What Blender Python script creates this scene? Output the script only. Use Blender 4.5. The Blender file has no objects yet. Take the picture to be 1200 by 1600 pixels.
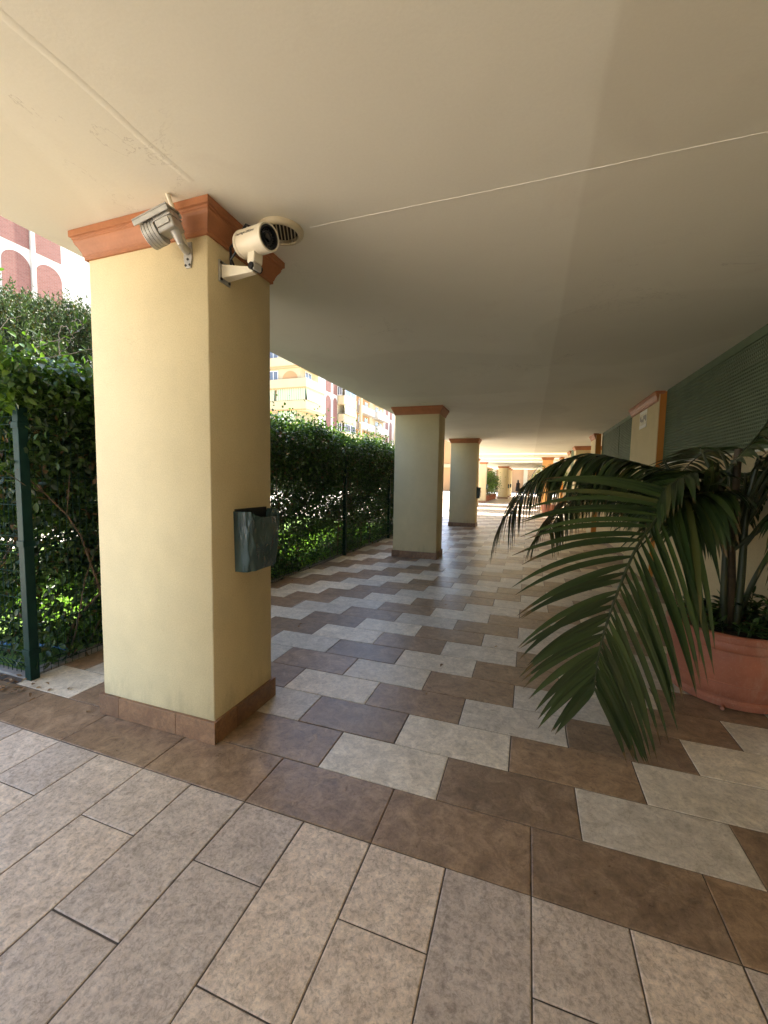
import bpy, math, random
import numpy as np
from mathutils import Vector, Matrix

random.seed(7)
rng = np.random.default_rng(11)
S = bpy.context.scene
COL = S.collection
R_ = math.radians
W = 0.32            # tile width
RD = 0.3295         # row depth of the walkway tiles
ZC = 2.946          # ceiling height

# ------------------------------------------------------------------ materials
class NT:
    def __init__(s, name):
        s.m = bpy.data.materials.new(name); s.m.use_nodes = True
        s.t = s.m.node_tree; s.n = s.t.nodes; s.l = s.t.links
        s.b = s.n['Principled BSDF']
        s.tc = s.n.new('ShaderNodeTexCoord')
    def node(s, t, **kw):
        n = s.n.new(t)
        for k, v in kw.items():
            if k in n.inputs: n.inputs[k].default_value = v
            else: setattr(n, k, v)
        return n
    def link(s, a, b): s.l.new(a, b)
    def noise(s, scale, detail=4, rough=.55, dist=0, src='Object', stretch=None):
        n = s.node('ShaderNodeTexNoise'); n.inputs['Scale'].default_value = scale
        n.inputs['Detail'].default_value = detail; n.inputs['Roughness'].default_value = rough
        n.inputs['Distortion'].default_value = dist
        o = s.tc.outputs[src]
        if stretch:
            mp = s.node('ShaderNodeMapping'); mp.inputs['Scale'].default_value = stretch
            s.link(o, mp.inputs['Vector']); o = mp.outputs[0]
        s.link(o, n.inputs['Vector'])
        return n.outputs['Fac']
    def ramp(s, fac, stops):
        r = s.node('ShaderNodeValToRGB'); e = r.color_ramp.elements
        while len(e) < len(stops): e.new(.5)
        for i, (p, c) in enumerate(stops):
            e[i].position = p; e[i].color = (*c, 1) if len(c) == 3 else c
        s.link(fac, r.inputs[0]); return r.outputs[0]
    def mix(s, fac, a, b, mode='MIX'):
        m = s.node('ShaderNodeMix', data_type='RGBA', blend_type=mode)
        for sock, v in ((m.inputs[0], fac), (m.inputs[6], a), (m.inputs[7], b)):
            if hasattr(v, 'is_output'): s.link(v, sock)
            elif isinstance(v, (int, float)): sock.default_value = v
            else: sock.default_value = (*v, 1)
        return m.outputs[2]
    def base(s, c):
        if hasattr(c, 'is_output'): s.link(c, s.b.inputs['Base Color'])
        else: s.b.inputs['Base Color'].default_value = (*c, 1)
    def rough(s, v):
        if hasattr(v, 'is_output'): s.link(v, s.b.inputs['Roughness'])
        else: s.b.inputs['Roughness'].default_value = v
    def bump(s, h, strength=.3, dist=.005):
        b = s.node('ShaderNodeBump'); b.inputs['Strength'].default_value = strength
        b.inputs['Distance'].default_value = dist
        s.link(h, b.inputs['Height']); s.link(b.outputs[0], s.b.inputs['Normal'])
    def math(s, op, a, b=0.0):
        m = s.node('ShaderNodeMath', operation=op)
        for sock, v in zip(m.inputs, (a, b)):
            if hasattr(v, 'is_output'): s.link(v, sock)
            else: sock.default_value = v
        return m.outputs[0]

def mul(c, k): return tuple(x * k for x in c)

def plain(name, c, rough=.5, metal=0, var=.12, scale=8, bump=0, bscale=200, bdist=.001):
    t = NT(name)
    f = t.noise(scale, 5)
    t.base(t.ramp(f, [(.3, mul(c, 1 - var)), (.7, mul(c, 1 + var))]))
    t.rough(rough); t.b.inputs['Metallic'].default_value = metal
    if bump: t.bump(t.noise(bscale, 3), bump, bdist)
    return t.m

def stucco(name, c, stain=(.5, .4, .25), grain=130, strength=.35, dirt=.25):
    t = NT(name)
    big = t.noise(1.7, 4, .6)
    fine = t.noise(grain, 3, .6)
    med = t.noise(6.5, 5, .65)
    c1 = t.mix(.5, t.ramp(big, [(.3, mul(c, .88)), (.7, mul(c, 1.06))]), t.ramp(med, [(.3, mul(c, .93)), (.7, mul(c, 1.05))]))
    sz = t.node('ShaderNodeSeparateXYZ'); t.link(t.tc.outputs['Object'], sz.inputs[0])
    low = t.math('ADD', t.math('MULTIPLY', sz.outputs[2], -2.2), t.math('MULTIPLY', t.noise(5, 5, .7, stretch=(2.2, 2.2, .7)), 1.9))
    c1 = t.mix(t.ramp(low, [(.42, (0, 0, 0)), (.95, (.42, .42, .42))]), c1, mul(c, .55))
    crk = t.ramp(t.noise(2.3, 6, .62, .8), [(.4975, (0, 0, 0)), (.5, (1, 1, 1)), (.5025, (0, 0, 0))])
    crm = t.ramp(t.noise(.9, 2), [(.56, (0, 0, 0)), (.62, (.35, .35, .35))])
    c1 = t.mix(t.mix(1.0, crk, crm, 'MULTIPLY'), c1, mul(c, .55))
    g = t.ramp(fine, [(.36, (.80, .79, .77)), (.62, (1.04, 1.04, 1.04))])
    c2 = t.mix(.45, c1, g, 'MULTIPLY')
    sp = t.ramp(t.noise(23, 2, .5), [(.735, (0, 0, 0)), (.76, (1, 1, 1))])
    c3 = t.mix(t.math('MULTIPLY', sp, dirt), c2, stain)
    t.base(c3); t.rough(.85)
    t.bump(fine, strength, .004)
    return t.m

M = {}
YEL = (.66, .55, .318)
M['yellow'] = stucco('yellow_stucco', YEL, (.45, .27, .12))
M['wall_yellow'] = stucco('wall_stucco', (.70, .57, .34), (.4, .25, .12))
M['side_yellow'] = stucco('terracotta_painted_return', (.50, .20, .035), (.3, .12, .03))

def ceiling_mat():
    t = NT('ceiling_plaster')
    geo = t.node('ShaderNodeNewGeometry'); sx = t.node('ShaderNodeSeparateXYZ')
    t.link(geo.outputs['Position'], sx.inputs[0])
    a = t.noise(.55, 4, .6); fine = t.noise(75, 4, .65)
    c = t.ramp(a, [(.3, (.78, .76, .635)), (.7, (.85, .83, .70))])
    g = t.ramp(fine, [(.34, (.95, .947, .94)), (.62, (1.01, 1.01, 1.01))])
    c = t.mix(.4, c, g, 'MULTIPLY')
    # slightly darker tone to the right of a wavering line
    wob = t.math('MULTIPLY', t.noise(.9, 2), .05)
    st = t.ramp(t.math('ADD', t.math('SUBTRACT', sx.outputs[0], wob), -.225), [(.49, (1, 1, 1)), (.515, (.915, .905, .885))])
    c = t.mix(1.0, c, st, 'MULTIPLY')
    sp = t.ramp(t.noise(9, 1, .4), [(.86, (0, 0, 0)), (.88, (.3, .3, .3))])
    c = t.mix(sp, c, (.45, .33, .22))
    sp2 = t.ramp(t.noise(2.3, 3, .55, .6), [(.60, (0, 0, 0)), (.75, (.16, .16, .16))])
    c = t.mix(sp2, c, (.60, .52, .42))
    crk = t.ramp(t.noise(1.3, 7, .62, .7), [(.498, (0, 0, 0)), (.5, (1, 1, 1)), (.502, (0, 0, 0))])
    crm = t.ramp(t.noise(.6, 2), [(.55, (0, 0, 0)), (.62, (.5, .5, .5))])
    c = t.mix(t.mix(1.0, crk, crm, 'MULTIPLY'), c, (.42, .38, .30))
    pat = t.ramp(t.noise(.42, 1, .4), [(.52, (1, 1, 1)), (.535, (.955, .95, .94))])
    c = t.mix(1.0, c, pat, 'MULTIPLY')
    t.base(c); t.rough(.8)
    h = t.math('ADD', t.math('MULTIPLY', fine, .35), t.math('MULTIPLY', t.noise(2.2, 3), 4.0))
    t.bump(h, .22, .006)
    return t.m
M['ceiling'] = ceiling_mat()

def terracotta(name, c, rough=.5):
    t = NT(name)
    a = t.noise(5, 5, .6); b = t.noise(60, 4)
    col = t.ramp(a, [(.25, mul(c, .78)), (.55, c), (.8, mul(c, 1.2))])
    col = t.mix(.25, col, t.ramp(b, [(.3, (.7, .66, .6)), (.7, (1.05, 1.05, 1.05))]), 'MULTIPLY')
    if 'pot' in name:
        st = t.noise(7, 6, .7, .4, stretch=(1, 1, .28))
        col = t.mix(t.ramp(st, [(.54, (0, 0, 0)), (.72, (.38, .38, .38))]), col, (.52, .36, .27))
        sc = t.ramp(t.noise(16, 3, .6, 2.5, stretch=(1, 1, .5)), [(.495, (0, 0, 0)), (.5, (.5, .5, .5)), (.505, (0, 0, 0))])
        col = t.mix(sc, col, (.55, .36, .26))
    t.base(col); t.rough(rough); t.bump(b, .15, .002)
    return t.m
M['cornice'] = terracotta('cornice_terracotta', (.40, .155, .060), .55)
M['pot'] = terracotta('pot_terracotta', (.38, .130, .072), .5)

def tile_mat(name, lo, mid, hi, rough=(.3, .5), scale=7, vein=.5, spec=.5):
    t = NT(name)
    at = t.node('ShaderNodeAttribute', attribute_name='tint')
    off = t.node('ShaderNodeVectorMath', operation='MULTIPLY_ADD')
    off.inputs[1].default_value = (1, 1, 1)
    sc = t.node('ShaderNodeVectorMath', operation='SCALE'); sc.inputs['Scale'].default_value = 40.0
    t.link(at.outputs['Color'], sc.inputs[0])
    t.link(t.tc.outputs['Object'], off.inputs[0]); t.link(sc.outputs[0], off.inputs[2])
    def nz(scale, det, rg, dist):
        n = t.node('ShaderNodeTexNoise'); n.inputs['Scale'].default_value = scale; n.inputs['Detail'].default_value = det
        n.inputs['Roughness'].default_value = rg; n.inputs['Distortion'].default_value = dist
        t.link(off.outputs[0], n.inputs['Vector']); return n.outputs['Fac']
    a = nz(scale * 1.5, 10, .72, .6); b = nz(scale * 6, 10, .74, .5); f = nz(260, 3, .6, 0)
    col = t.ramp(a, [(.33, lo), (.5, mid), (.66, hi)])
    k = t.ramp(b, [(.38, (.60, .58, .56)), (.5, (1, 1, 1)), (.62, (1.22, 1.20, 1.15))])
    col = t.mix(vein, col, k, 'MULTIPLY')
    col = t.mix(.35, col, t.ramp(f, [(.35, (.86, .85, .84)), (.65, (1.06, 1.06, 1.06))]), 'MULTIPLY')
    edge = t.ramp(nz(scale * 2.6, 7, .62, 1.4), [(.44, (1.05, 1.05, 1.04)), (.495, (.95, .94, .93)), (.503, (.52, .47, .43)), (.512, (1.08, 1.07, 1.05)), (.56, (1, 1, 1))])
    col = t.mix(.8, col, edge, 'MULTIPLY')
    sx = t.node('ShaderNodeSeparateXYZ'); t.link(at.outputs['Color'], sx.inputs[0])
    tv = t.ramp(sx.outputs[0], [(0, (.84, .83, .83)), (.5, (1, .98, .95)), (1, (1.15, 1.10, 1.02))])
    col = t.mix(1.0, col, tv, 'MULTIPLY')
    t.base(col)
    t.rough(t.ramp(b, [(.3, (rough[0],) * 3), (.7, (rough[1],) * 3)]))
    t.b.inputs['Specular IOR Level'].default_value = spec
    h = t.math('ADD', t.math('MULTIPLY', a, 1.2), t.math('ADD', t.math('MULTIPLY', b, .9), t.math('MULTIPLY', edge, .35)))
    t.bump(h, .36, .005)
    return t.m
M['tile_light'] = tile_mat('stone_tile_light', (.47, .415, .325), (.61, .545, .435), (.73, .665, .55), (.26, .45))
M['tile_front'] = tile_mat('stone_tile_beige', (.45, .37, .29), (.58, .485, .39), (.68, .585, .48), (.34, .56), 9, .85)
M['tile_dark'] = tile_mat('stone_tile_brown', (.175, .115, .070), (.275, .187, .116), (.39, .272, .172), (.25, .42))
M['tile_rust'] = tile_mat('slate_tile_rust', (.17, .09, .045), (.22, .13, .075), (.30, .20, .12), (.28, .5), 5, .8)
M['skirt'] = tile_mat('skirting_tile', (.19, .10, .058), (.24, .135, .075), (.31, .18, .10), (.35, .55))
M['grout'] = plain('grout', (.10, .08, .062), .9, 0, .3, 20)

# foliage
def leaf(name, c, c2, trans=.35, rough=.4, spread=.35, dry=None, dryp=.0, tips=False):
    t = NT(name)
    g = t.node('ShaderNodeNewGeometry')
    r = g.outputs['Random Per Island']
    stops = [(0, mul(c, 1 - spread)), (.45, c), (.85, c2), (1, mul(c2, 1.2))]
    col = t.ramp(r, stops)
    if dry:
        wn = t.node('ShaderNodeTexWhiteNoise', noise_dimensions='1D'); t.link(r, wn.inputs['W'])
        sel = t.math('LESS_THAN', wn.outputs['Value'], dryp)
        col = t.mix(sel, col, dry)
    if tips:
        at = t.node('ShaderNodeAttribute', attribute_name='along')
        wn = t.node('ShaderNodeTexWhiteNoise', noise_dimensions='1D'); t.link(r, wn.inputs['W'])
        lim = t.math('ADD', at.outputs['Fac'], t.math('MULTIPLY', wn.outputs['Value'], .16))
        col = t.mix(t.ramp(lim, [(.98, (0, 0, 0)), (1.0, (1, 1, 1))]), col, (.11, .07, .03))
        yel = t.math('GREATER_THAN', wn.outputs['Value'], .93)
        col = t.mix(t.math('MULTIPLY', yel, .5), col, (.11, .10, .03))
    t.base(col); t.rough(rough)
    if trans:
        tr = t.node('ShaderNodeBsdfTranslucent')
        tc = t.mix(1.0, col, (1.5, 1.75, .55), 'MULTIPLY'); t.link(tc, tr.inputs[0])
        ms = t.node('ShaderNodeMixShader'); ms.inputs[0].default_value = trans
        t.link(t.b.outputs[0], ms.inputs[1]); t.link(tr.outputs[0], ms.inputs[2])
        t.link(ms.outputs[0], t.n['Material Output'].inputs['Surface'])
    return t.m
M['hedge_leaf'] = leaf('hedge_leaf', (.034, .062, .016), (.065, .115, .025), .30, .42, .4, (.13, .07, .035), .05)
M['vine_leaf'] = leaf('vine_leaf', (.065, .125, .025), (.12, .19, .035), .35, .35, .35)
M['conifer'] = leaf('conifer_spray', (.05, .085, .04), (.085, .125, .055), .15, .6, .4, (.10, .07, .03), .10)
M['palm'] = leaf('palm_leaflet', (.026, .045, .014), (.042, .066, .018), .18, .30, .3, tips=True)
M['far_palm'] = leaf('far_palm_leaflet', (.06, .10, .035), (.10, .14, .05), .25, .4, .3)
M['pot_leaf'] = leaf('pot_shrub_leaf', (.03, .06, .016), (.055, .10, .022), .2, .35, .35)
M['grass'] = leaf('grass_blade', (.14, .25, .04), (.2, .32, .06), .4, .5, .3)
M['wood'] = plain('twig_wood', (.14, .09, .055), .8, 0, .35, 14, .3)
M['stem'] = plain('green_stem', (.10, .12, .045), .6, 0, .3, 10)
M['petiole'] = plain('palm_petiole', (.030, .038, .012), .45, 0, .3, 9)
M['trunk'] = plain('palm_trunk', (.06, .04, .02), .7, 0, .4, 18, .4, 60)
M['dead_twig'] = plain('dead_twig', (.30, .26, .22), .8, 0, .3, 14)
M['soil'] = plain('soil', (.04, .028, .018), .95, 0, .4, 30, .6, 60, .01)

M['fence'] = plain('green_fence_paint', (.005, .028, .021), .5, .1, .2, 20)
M['lattice'] = plain('green_lattice_plastic', (.12, .155, .095), .65, 0, .12, 4)
M['fence'].node_tree.nodes['Principled BSDF'].inputs['Specular IOR Level'].default_value = .2
M['lattice'].node_tree.nodes['Principled BSDF'].inputs['Specular IOR Level'].default_value = .15
M['void'] = plain('painted_dark_void', (.012, .012, .010), .9)  # near-black colour paints the darkness of the unlit space behind the lattice
M['white_metal'] = plain('cream_metal', (.74, .68, .52), .35, 0, .05, 10)
M['grey_metal'] = plain('grey_cast_metal', (.44, .43, .39), .42, .35, .12, 30)
M['black'] = plain('black_plastic', (.012, .012, .013), .35)
M['glass_dark'] = plain('lens_glass', (.006, .006, .01), .08)
M['vent'] = plain('cream_plastic', (.62, .54, .36), .5, 0, .05, 10)
M['hole'] = plain('dark_hole', (.02, .014, .01), .9)
M['hose'] = plain('blue_hose', (.03, .16, .40), .4)
M['white_paint'] = plain('white_paint', (.78, .76, .70), .6, 0, .05, 6)

def bag_mat():
    t = NT('dark_teal_plastic')
    a = t.noise(9, 4, .55, 1.2, stretch=(1.6, 1.6, .45)); b = t.noise(3, 3)
    t.base(t.ramp(b, [(.35, (.030, .062, .068)), (.65, (.055, .105, .112))]))
    t.rough(.27); t.bump(a, .85, .02)
    t.b.inputs['Coat Weight'].default_value = .3
    return t.m
M['bag'] = bag_mat()

M['b_white'] = plain('facade_white', (.44, .41, .365), .9, 0, .06, .4)
M['b_cream'] = plain('facade_cream', (.46, .375, .225), .9, 0, .07, .4)
M['b_orange'] = plain('facade_orange', (.42, .235, .105), .9, 0, .08, .5)
M['b_glass'] = plain('window_glass', (.10, .11, .13), .12)
M['b_frame'] = plain('window_frame_white', (.75, .75, .72), .5)
M['b_rail'] = plain('terrace_rail', (.25, .20, .16), .5)
M['b_roof'] = plain('roof_orange_trim', (.55, .25, .10), .8)
M['pale_paving'] = plain('pale_paving', (.62, .56, .47), .85, 0, .12, .7)
M['kerb'] = plain('grey_kerb', (.30, .27, .235), .9, 0, .2, 9, .5, 80)
M['ground'] = plain('sandy_ground', (.50, .44, .35), .9, 0, .15, .5)
M['lawn'] = plain('lawn_green', (.15, .25, .05), .95, 0, .3, 3, .6, 60, .02)

def brick_mat():
    t = NT('red_brick')
    mp = t.node('ShaderNodeMapping'); mp.inputs['Rotation'].default_value = (0, R_(90), R_(90))
    sp = t.node('ShaderNodeSeparateXYZ'); cb = t.node('ShaderNodeCombineXYZ')
    t.link(t.tc.outputs['Object'], sp.inputs[0])
    t.link(sp.outputs[1], cb.inputs[0]); t.link(sp.outputs[2], cb.inputs[1])
    b = t.node('ShaderNodeTexBrick'); b.inputs['Scale'].default_value = 1.0
    b.inputs['Brick Width'].default_value = .25; b.inputs['Row Height'].default_value = .075
    b.inputs['Mortar Size'].default_value = .008
    b.inputs['Color1'].default_value = (.15, .055, .038, 1); b.inputs['Color2'].default_value = (.19, .075, .055, 1)
    b.inputs['Mortar'].default_value = (.17, .11, .09, 1)
    t.link(cb.outputs[0], b.inputs['Vector'])
    t.base(b.outputs['Color']); t.rough(.85)
    return t.m
M['brick'] = brick_mat()

def awning_mat():
    t = NT('striped_awning')
    sp = t.node('ShaderNodeSeparateXYZ'); t.link(t.tc.outputs['Object'], sp.inputs[0])
    s = t.math('ADD', sp.outputs[0], sp.outputs[1])
    w = t.math('SINE', t.math('MULTIPLY', s, 21.0))
    t.base(t.ramp(w, [(.48, (.50, .46, .27)), (.52, (.15, .27, .19))])); t.rough(.8)
    return t.m
M['awning'] = awning_mat()

# ------------------------------------------------------------------ mesh builder
LOC = {}
class MB:
    def __init__(s): s.v = []; s.f = []; s.mi = []
    def add(s, vs, fs, mi=0):
        n = len(s.v); s.v += [tuple(p) for p in vs]
        s.f += [tuple(i + n for i in f) for f in fs]; s.mi += [mi] * len(fs)
        return s
    def box(s, x0, x1, y0, y1, z0, z1, mi=0, mat=None):
        vs = [(x, y, z) for z in (z0, z1) for y in (y0, y1) for x in (x0, x1)]
        if mat is not None: vs = [mat @ Vector(v) for v in vs]
        return s.add(vs, [(0, 2, 3, 1), (4, 5, 7, 6), (0, 1, 5, 4), (2, 6, 7, 3), (0, 4, 6, 2), (1, 3, 7, 5)], mi)
    def tube(s, pts, r, n=6, mi=0, cap=True):
        pts = [Vector(p) for p in pts]; k = len(pts)
        rs = r if isinstance(r, (list, tuple)) else [r] * k
        ring = []; prev = None
        for i, p in enumerate(pts):
            t = (pts[min(i + 1, k - 1)] - pts[max(i - 1, 0)]).normalized()
            if prev is None:
                a = Vector((0, 0, 1)) if abs(t.z) < .9 else Vector((1, 0, 0))
                x = t.cross(a).normalized()
            else:
                x = (prev - t * prev.dot(t)); x = x.normalized() if x.length > 1e-6 else t.orthogonal().normalized()
            prev = x; y = t.cross(x)
            ring += [p + (x * math.cos(2 * math.pi * j / n) + y * math.sin(2 * math.pi * j / n)) * rs[i] for j in range(n)]
        fs = [(i * n + j, i * n + (j + 1) % n, (i + 1) * n + (j + 1) % n, (i + 1) * n + j) for i in range(k - 1) for j in range(n)]
        if cap: fs += [tuple(range(n - 1, -1, -1)), tuple((k - 1) * n + j for j in range(n))]
        return s.add(ring, fs, mi)
    def lathe(s, prof, n=48, c=(0, 0, 0), mat=None, mi=0, close=True):
        vs = []; k = len(prof)
        for r, z in prof:
            for j in range(n):
                a = 2 * math.pi * j / n
                v = Vector((r * math.cos(a), r * math.sin(a), z))
                v = (mat @ v) if mat is not None else v + Vector(c)
                vs.append(v)
        fs = [(i * n + j, i * n + (j + 1) % n, (i + 1) * n + (j + 1) % n, (i + 1) * n + j) for i in range(k - 1) for j in range(n)]
        if close: fs += [tuple(range(n - 1, -1, -1)), tuple((k - 1) * n + j for j in range(n))]
        return s.add(vs, fs, mi)
    def prism(s, poly, d, mi=0):
        """poly: 3-D points of a planar outline, d: extrusion vector"""
        n = len(poly); d = Vector(d); a = [Vector(p) for p in poly]
        return s.add(a + [p + d for p in a], [tuple(range(n - 1, -1, -1)), tuple(range(n, 2 * n))] +
                     [(i, (i + 1) % n, n + (i + 1) % n, n + i) for i in range(n)], mi)
    def build(s, name, mats, parent=None, smooth=False, bevel=0, root=None, angle=40):
        me = bpy.data.meshes.new(name)
        if not isinstance(mats, (list, tuple)): mats = [mats]
        for m in mats: me.materials.append(M[m] if isinstance(m, str) else m)
        off = Vector((0, 0, 0)); r = parent
        while r is not None and r.parent is not None: r = r.parent
        if r is not None: off = LOC.get(r.name, Vector((0, 0, 0)))
        me.from_pydata([tuple(Vector(v) - off) for v in s.v], [], s.f)
        if len(mats) > 1: me.polygons.foreach_set('material_index', s.mi)
        me.update()
        o = bpy.data.objects.new(name, me); COL.objects.link(o)
        fixnormals(me)
        if smooth:
            me.polygons.foreach_set('use_smooth', [True] * len(me.polygons))
            try: me.set_sharp_from_angle(angle=R_(angle))
            except Exception: pass
        if bevel:
            b = o.modifiers.new('bevel', 'BEVEL'); b.width = bevel; b.segments = 2; b.limit_method = 'ANGLE'; b.angle_limit = R_(35)
        if parent is not None: o.parent = parent
        return o
def fixnormals(me):
    import bmesh
    bm = bmesh.new(); bm.from_mesh(me); bmesh.ops.recalc_face_normals(bm, faces=bm.faces); bm.to_mesh(me); bm.free()

def thing(name, label, cat, loc=(0, 0, 0), group=None):
    o = bpy.data.objects.new(name, None); COL.objects.link(o)
    o.empty_display_size = .1
    o.location = loc; LOC[o.name] = Vector(loc)
    o['label'] = label; o['category'] = cat
    if group: o['group'] = group
    return o
def tag(o, label, cat, group=None, kind=None):
    o['label'] = label; o['category'] = cat
    if group: o['group'] = group
    if kind: o['kind'] = kind
    return o
def setting(o, kind='structure'):
    o['kind'] = kind; return o
def copy_tree(o, parent=None):
    c = o.copy(); COL.objects.link(c)
    if parent is not None: c.parent = parent
    for ch in list(o.children): copy_tree(ch, c)
    return c

# leaves: many copies of a small folded leaf, laid into one mesh
TEMPL = {
 'ovate': ([(0, 0, 0), (.3, .30, .10), (.3, 0, 0), (.3, -.30, .10), (.65, .27, .07), (.65, 0, -.03), (.65, -.27, .07), (1, 0, -.10)],
           [(0, 2, 1, 1), (0, 3, 2, 2), (1, 2, 5, 4), (2, 3, 6, 5), (4, 5, 7, 7), (5, 6, 7, 7)]),
 'diamond': ([(0, 0, 0), (.45, .5, .10), (.5, 0, 0), (.45, -.5, .10), (1, 0, -.08)],
             [(0, 2, 1, 1), (0, 3, 2, 2), (2, 4, 1, 1), (2, 3, 4, 4)]),
 'blade': ([(0, .5, 0), (0, -.5, 0), (.55, .35, .02), (.55, -.35, .02), (1, 0, -.12)],
           [(0, 1, 3, 2), (2, 3, 4, 4)]),
}
def leaves(name, pos, dirs, norms, length, width, mat, parent, templ='ovate', off=(0, 0, 0)):
    tv, tf = TEMPL[templ]; tv = np.array(tv, float)
    pos = np.asarray(pos, float) - np.array(off); N = len(pos)
    d = dirs / (np.linalg.norm(dirs, axis=1, keepdims=True) + 1e-9)
    b = np.cross(norms, d); b /= (np.linalg.norm(b, axis=1, keepdims=True) + 1e-9)
    n = np.cross(d, b)
    L = np.asarray(length)[:, None, None]; Wd = np.asarray(width)[:, None, None]
    V = (pos[:, None, :] + d[:, None, :] * tv[None, :, 0:1] * L + b[:, None, :] * tv[None, :, 1:2] * 2 * Wd * .5 * 1.6
         + n[:, None, :] * tv[None, :, 2:3] * L)
    k = len(tv)
    faces = []; starts = []; tot = []
    base = (np.arange(N) * k)[:, None]
    loops = []; sizes = []
    for f in tf:
        q = [f[0], f[1], f[2]] if f[2] == f[3] else list(f)
        loops.append((base + np.array(q)[None, :])); sizes.append(len(q))
    li = np.concatenate(loops, axis=1).ravel()
    ls = np.tile(np.array(sizes), N); st = np.concatenate([[0], np.cumsum(ls)[:-1]])
    me = bpy.data.meshes.new(name)
    me.vertices.add(N * k); me.vertices.foreach_set('co', V.reshape(-1).astype(np.float32))
    me.loops.add(len(li)); me.loops.foreach_set('vertex_index', li.astype(np.int32))
    me.polygons.add(len(ls)); me.polygons.foreach_set('loop_start', st.astype(np.int32))
    me.update(calc_edges=True); me.validate()
    me.materials.append(M[mat])
    o = bpy.data.objects.new(name, me); COL.objects.link(o)
    if parent is not None: o.parent = parent
    return o
def rdir(n): 
    v = rng.normal(size=(n, 3)); return v / np.linalg.norm(v, axis=1, keepdims=True)

# ------------------------------------------------------------------ ground and floor
g = MB().add([(-150, -120, -.06), (150, -120, -.06), (150, 220, -.06), (-150, 220, -.06)], [(0, 1, 2, 3)]).build('ground', 'ground'); setting(g)
lw = MB().add([(-9.5, .5, -.03), (-2.97, .5, -.03), (-2.97, 13.0, -.03), (-9.5, 13.0, -.03)], [(0, 1, 2, 3)]).build('lawn', 'lawn'); setting(lw)
cp = MB().add([(-23, -30, -.045), (-9.5, -30, -.045), (-9.5, 120, -.045), (-23, 120, -.045)], [(0, 1, 2, 3)]).build('courtyard_paving', 'pale_paving'); setting(cp)
kb = MB()
kb.box(-3.05, -2.915, .47, 13.2, -.05, .012)
kb.box(-7.5, -2.915, .40, .47, -.05, .012)
setting(kb.build('kerb_strip', 'kerb', bevel=.006))

def tiles():
    mats = ['tile_light', 'tile_dark', 'tile_front', 'tile_rust', 'grout']
    V = []; F = []; MI = []; T = []
    gap = .0028; ch = .0035; z0 = -.012
    def tile(x0, x1, y0, y1, mi, gp=gap):
        gx = gp * (.7 + random.random() * .6)
        x0 += gx; x1 -= gx; y0 += gx; y1 -= gx
        if x1 - x0 < .02 or y1 - y0 < .02: return
        dz = random.uniform(-.0006, .0006)
        n = len(V); t = (random.random(), random.random(), random.random())
        for (a, b, z) in ((0, 0, z0), (0, 0, -.0018 + dz), (ch, ch, dz)):
            V.extend([(x0 + a, y0 + a, z), (x1 - a, y0 + a, z), (x1 - a, y1 - a, z), (x0 + a, y1 - a, z)])
        fs = [(n + 8, n + 9, n + 10, n + 11)]
        for k in (0, 4):
            for j in range(4):
                fs.append((n + k + j, n + k + (j + 1) % 4, n + k + 4 + (j + 1) % 4, n + k + 4 + j))
        F.extend(fs); MI.extend([mi] * len(fs)); T.extend([t] * len(fs))
    s = .6541 * W; xr = 2.438; y_end = 48.0
    def xl_of(y): return -9.4 if y < .36 else (-2.91 if y < 13.1 else -6.0)
    # row 0: brown border band
    n = -12
    for n in range(-16, 6):
        x0, x1 = max(2 * n * W, -9.4), min((2 * n + 2) * W, xr)
        if x1 > x0: tile(x0, x1, 0, RD, 1)
    rows = int(y_end / RD)
    for r in range(1, rows):
        y0, y1 = r * RD, (r + 1) * RD
        xl = xl_of(y0 + .06)
        xrr = xr if y0 < 12.3 else 5.0
        for n in range(-80, 30):
            a = s + (r - 1) * W + 2 * n * W
            while False: pass
            x0, x1 = max(a, xl), min(a + 2 * W, xrr)
            if x1 - x0 < .02: continue
            mi = 1 if n % 2 == 0 else 0
            if r == 1 and x1 < -2.6: mi = 3 if mi == 1 else 0
            tile(x0, x1, y0, y1, mi)
    # foreground: beige planks running the other way
    for i in range(-30, 8):
        x0, x1 = max(i * W, -9.4), min((i + 1) * W, xr)
        if x1 <= x0: continue
        y = 0.0; first = W if i % 2 == 0 else 2 * W
        while y > -16:
            y2 = y - first; first = 2 * W
            tile(x0, x1, y2, y, 2, .0030); y = y2
    # grout bed
    n = len(V)
    for (a, b, c, d) in ((-9.4, xr, -16, .40), (-2.915, xr, .40, 12.3), (-6.2, 5.0, 12.3, y_end)):
        n = len(V); V.extend([(a, c, -.004), (b, c, -.004), (b, d, -.004), (a, d, -.004)]); F.append((n, n + 1, n + 2, n + 3)); MI.append(4); T.append((0, 0, 0))
    me = bpy.data.meshes.new('tiled_floor')
    me.from_pydata(V, [], F)
    for m in mats: me.materials.append(M[m])
    me.polygons.foreach_set('material_index', MI)
    at = me.attributes.new('tint', 'FLOAT_COLOR', 'FACE')
    at.data.foreach_set('color', np.array([(a, b, c, 1) for a, b, c in T], dtype=np.float32).ravel())
    me.update()
    o = bpy.data.objects.new('tiled_floor', me); COL.objects.link(o); setting(o)
tiles()
ep = MB().add([(-30, 48.0, -.02), (30, 48.0, -.02), (30, 90, -.02), (-30, 90, -.02)], [(0, 1, 2, 3)]).build('far_paving', 'pale_paving'); setting(ep)

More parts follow.
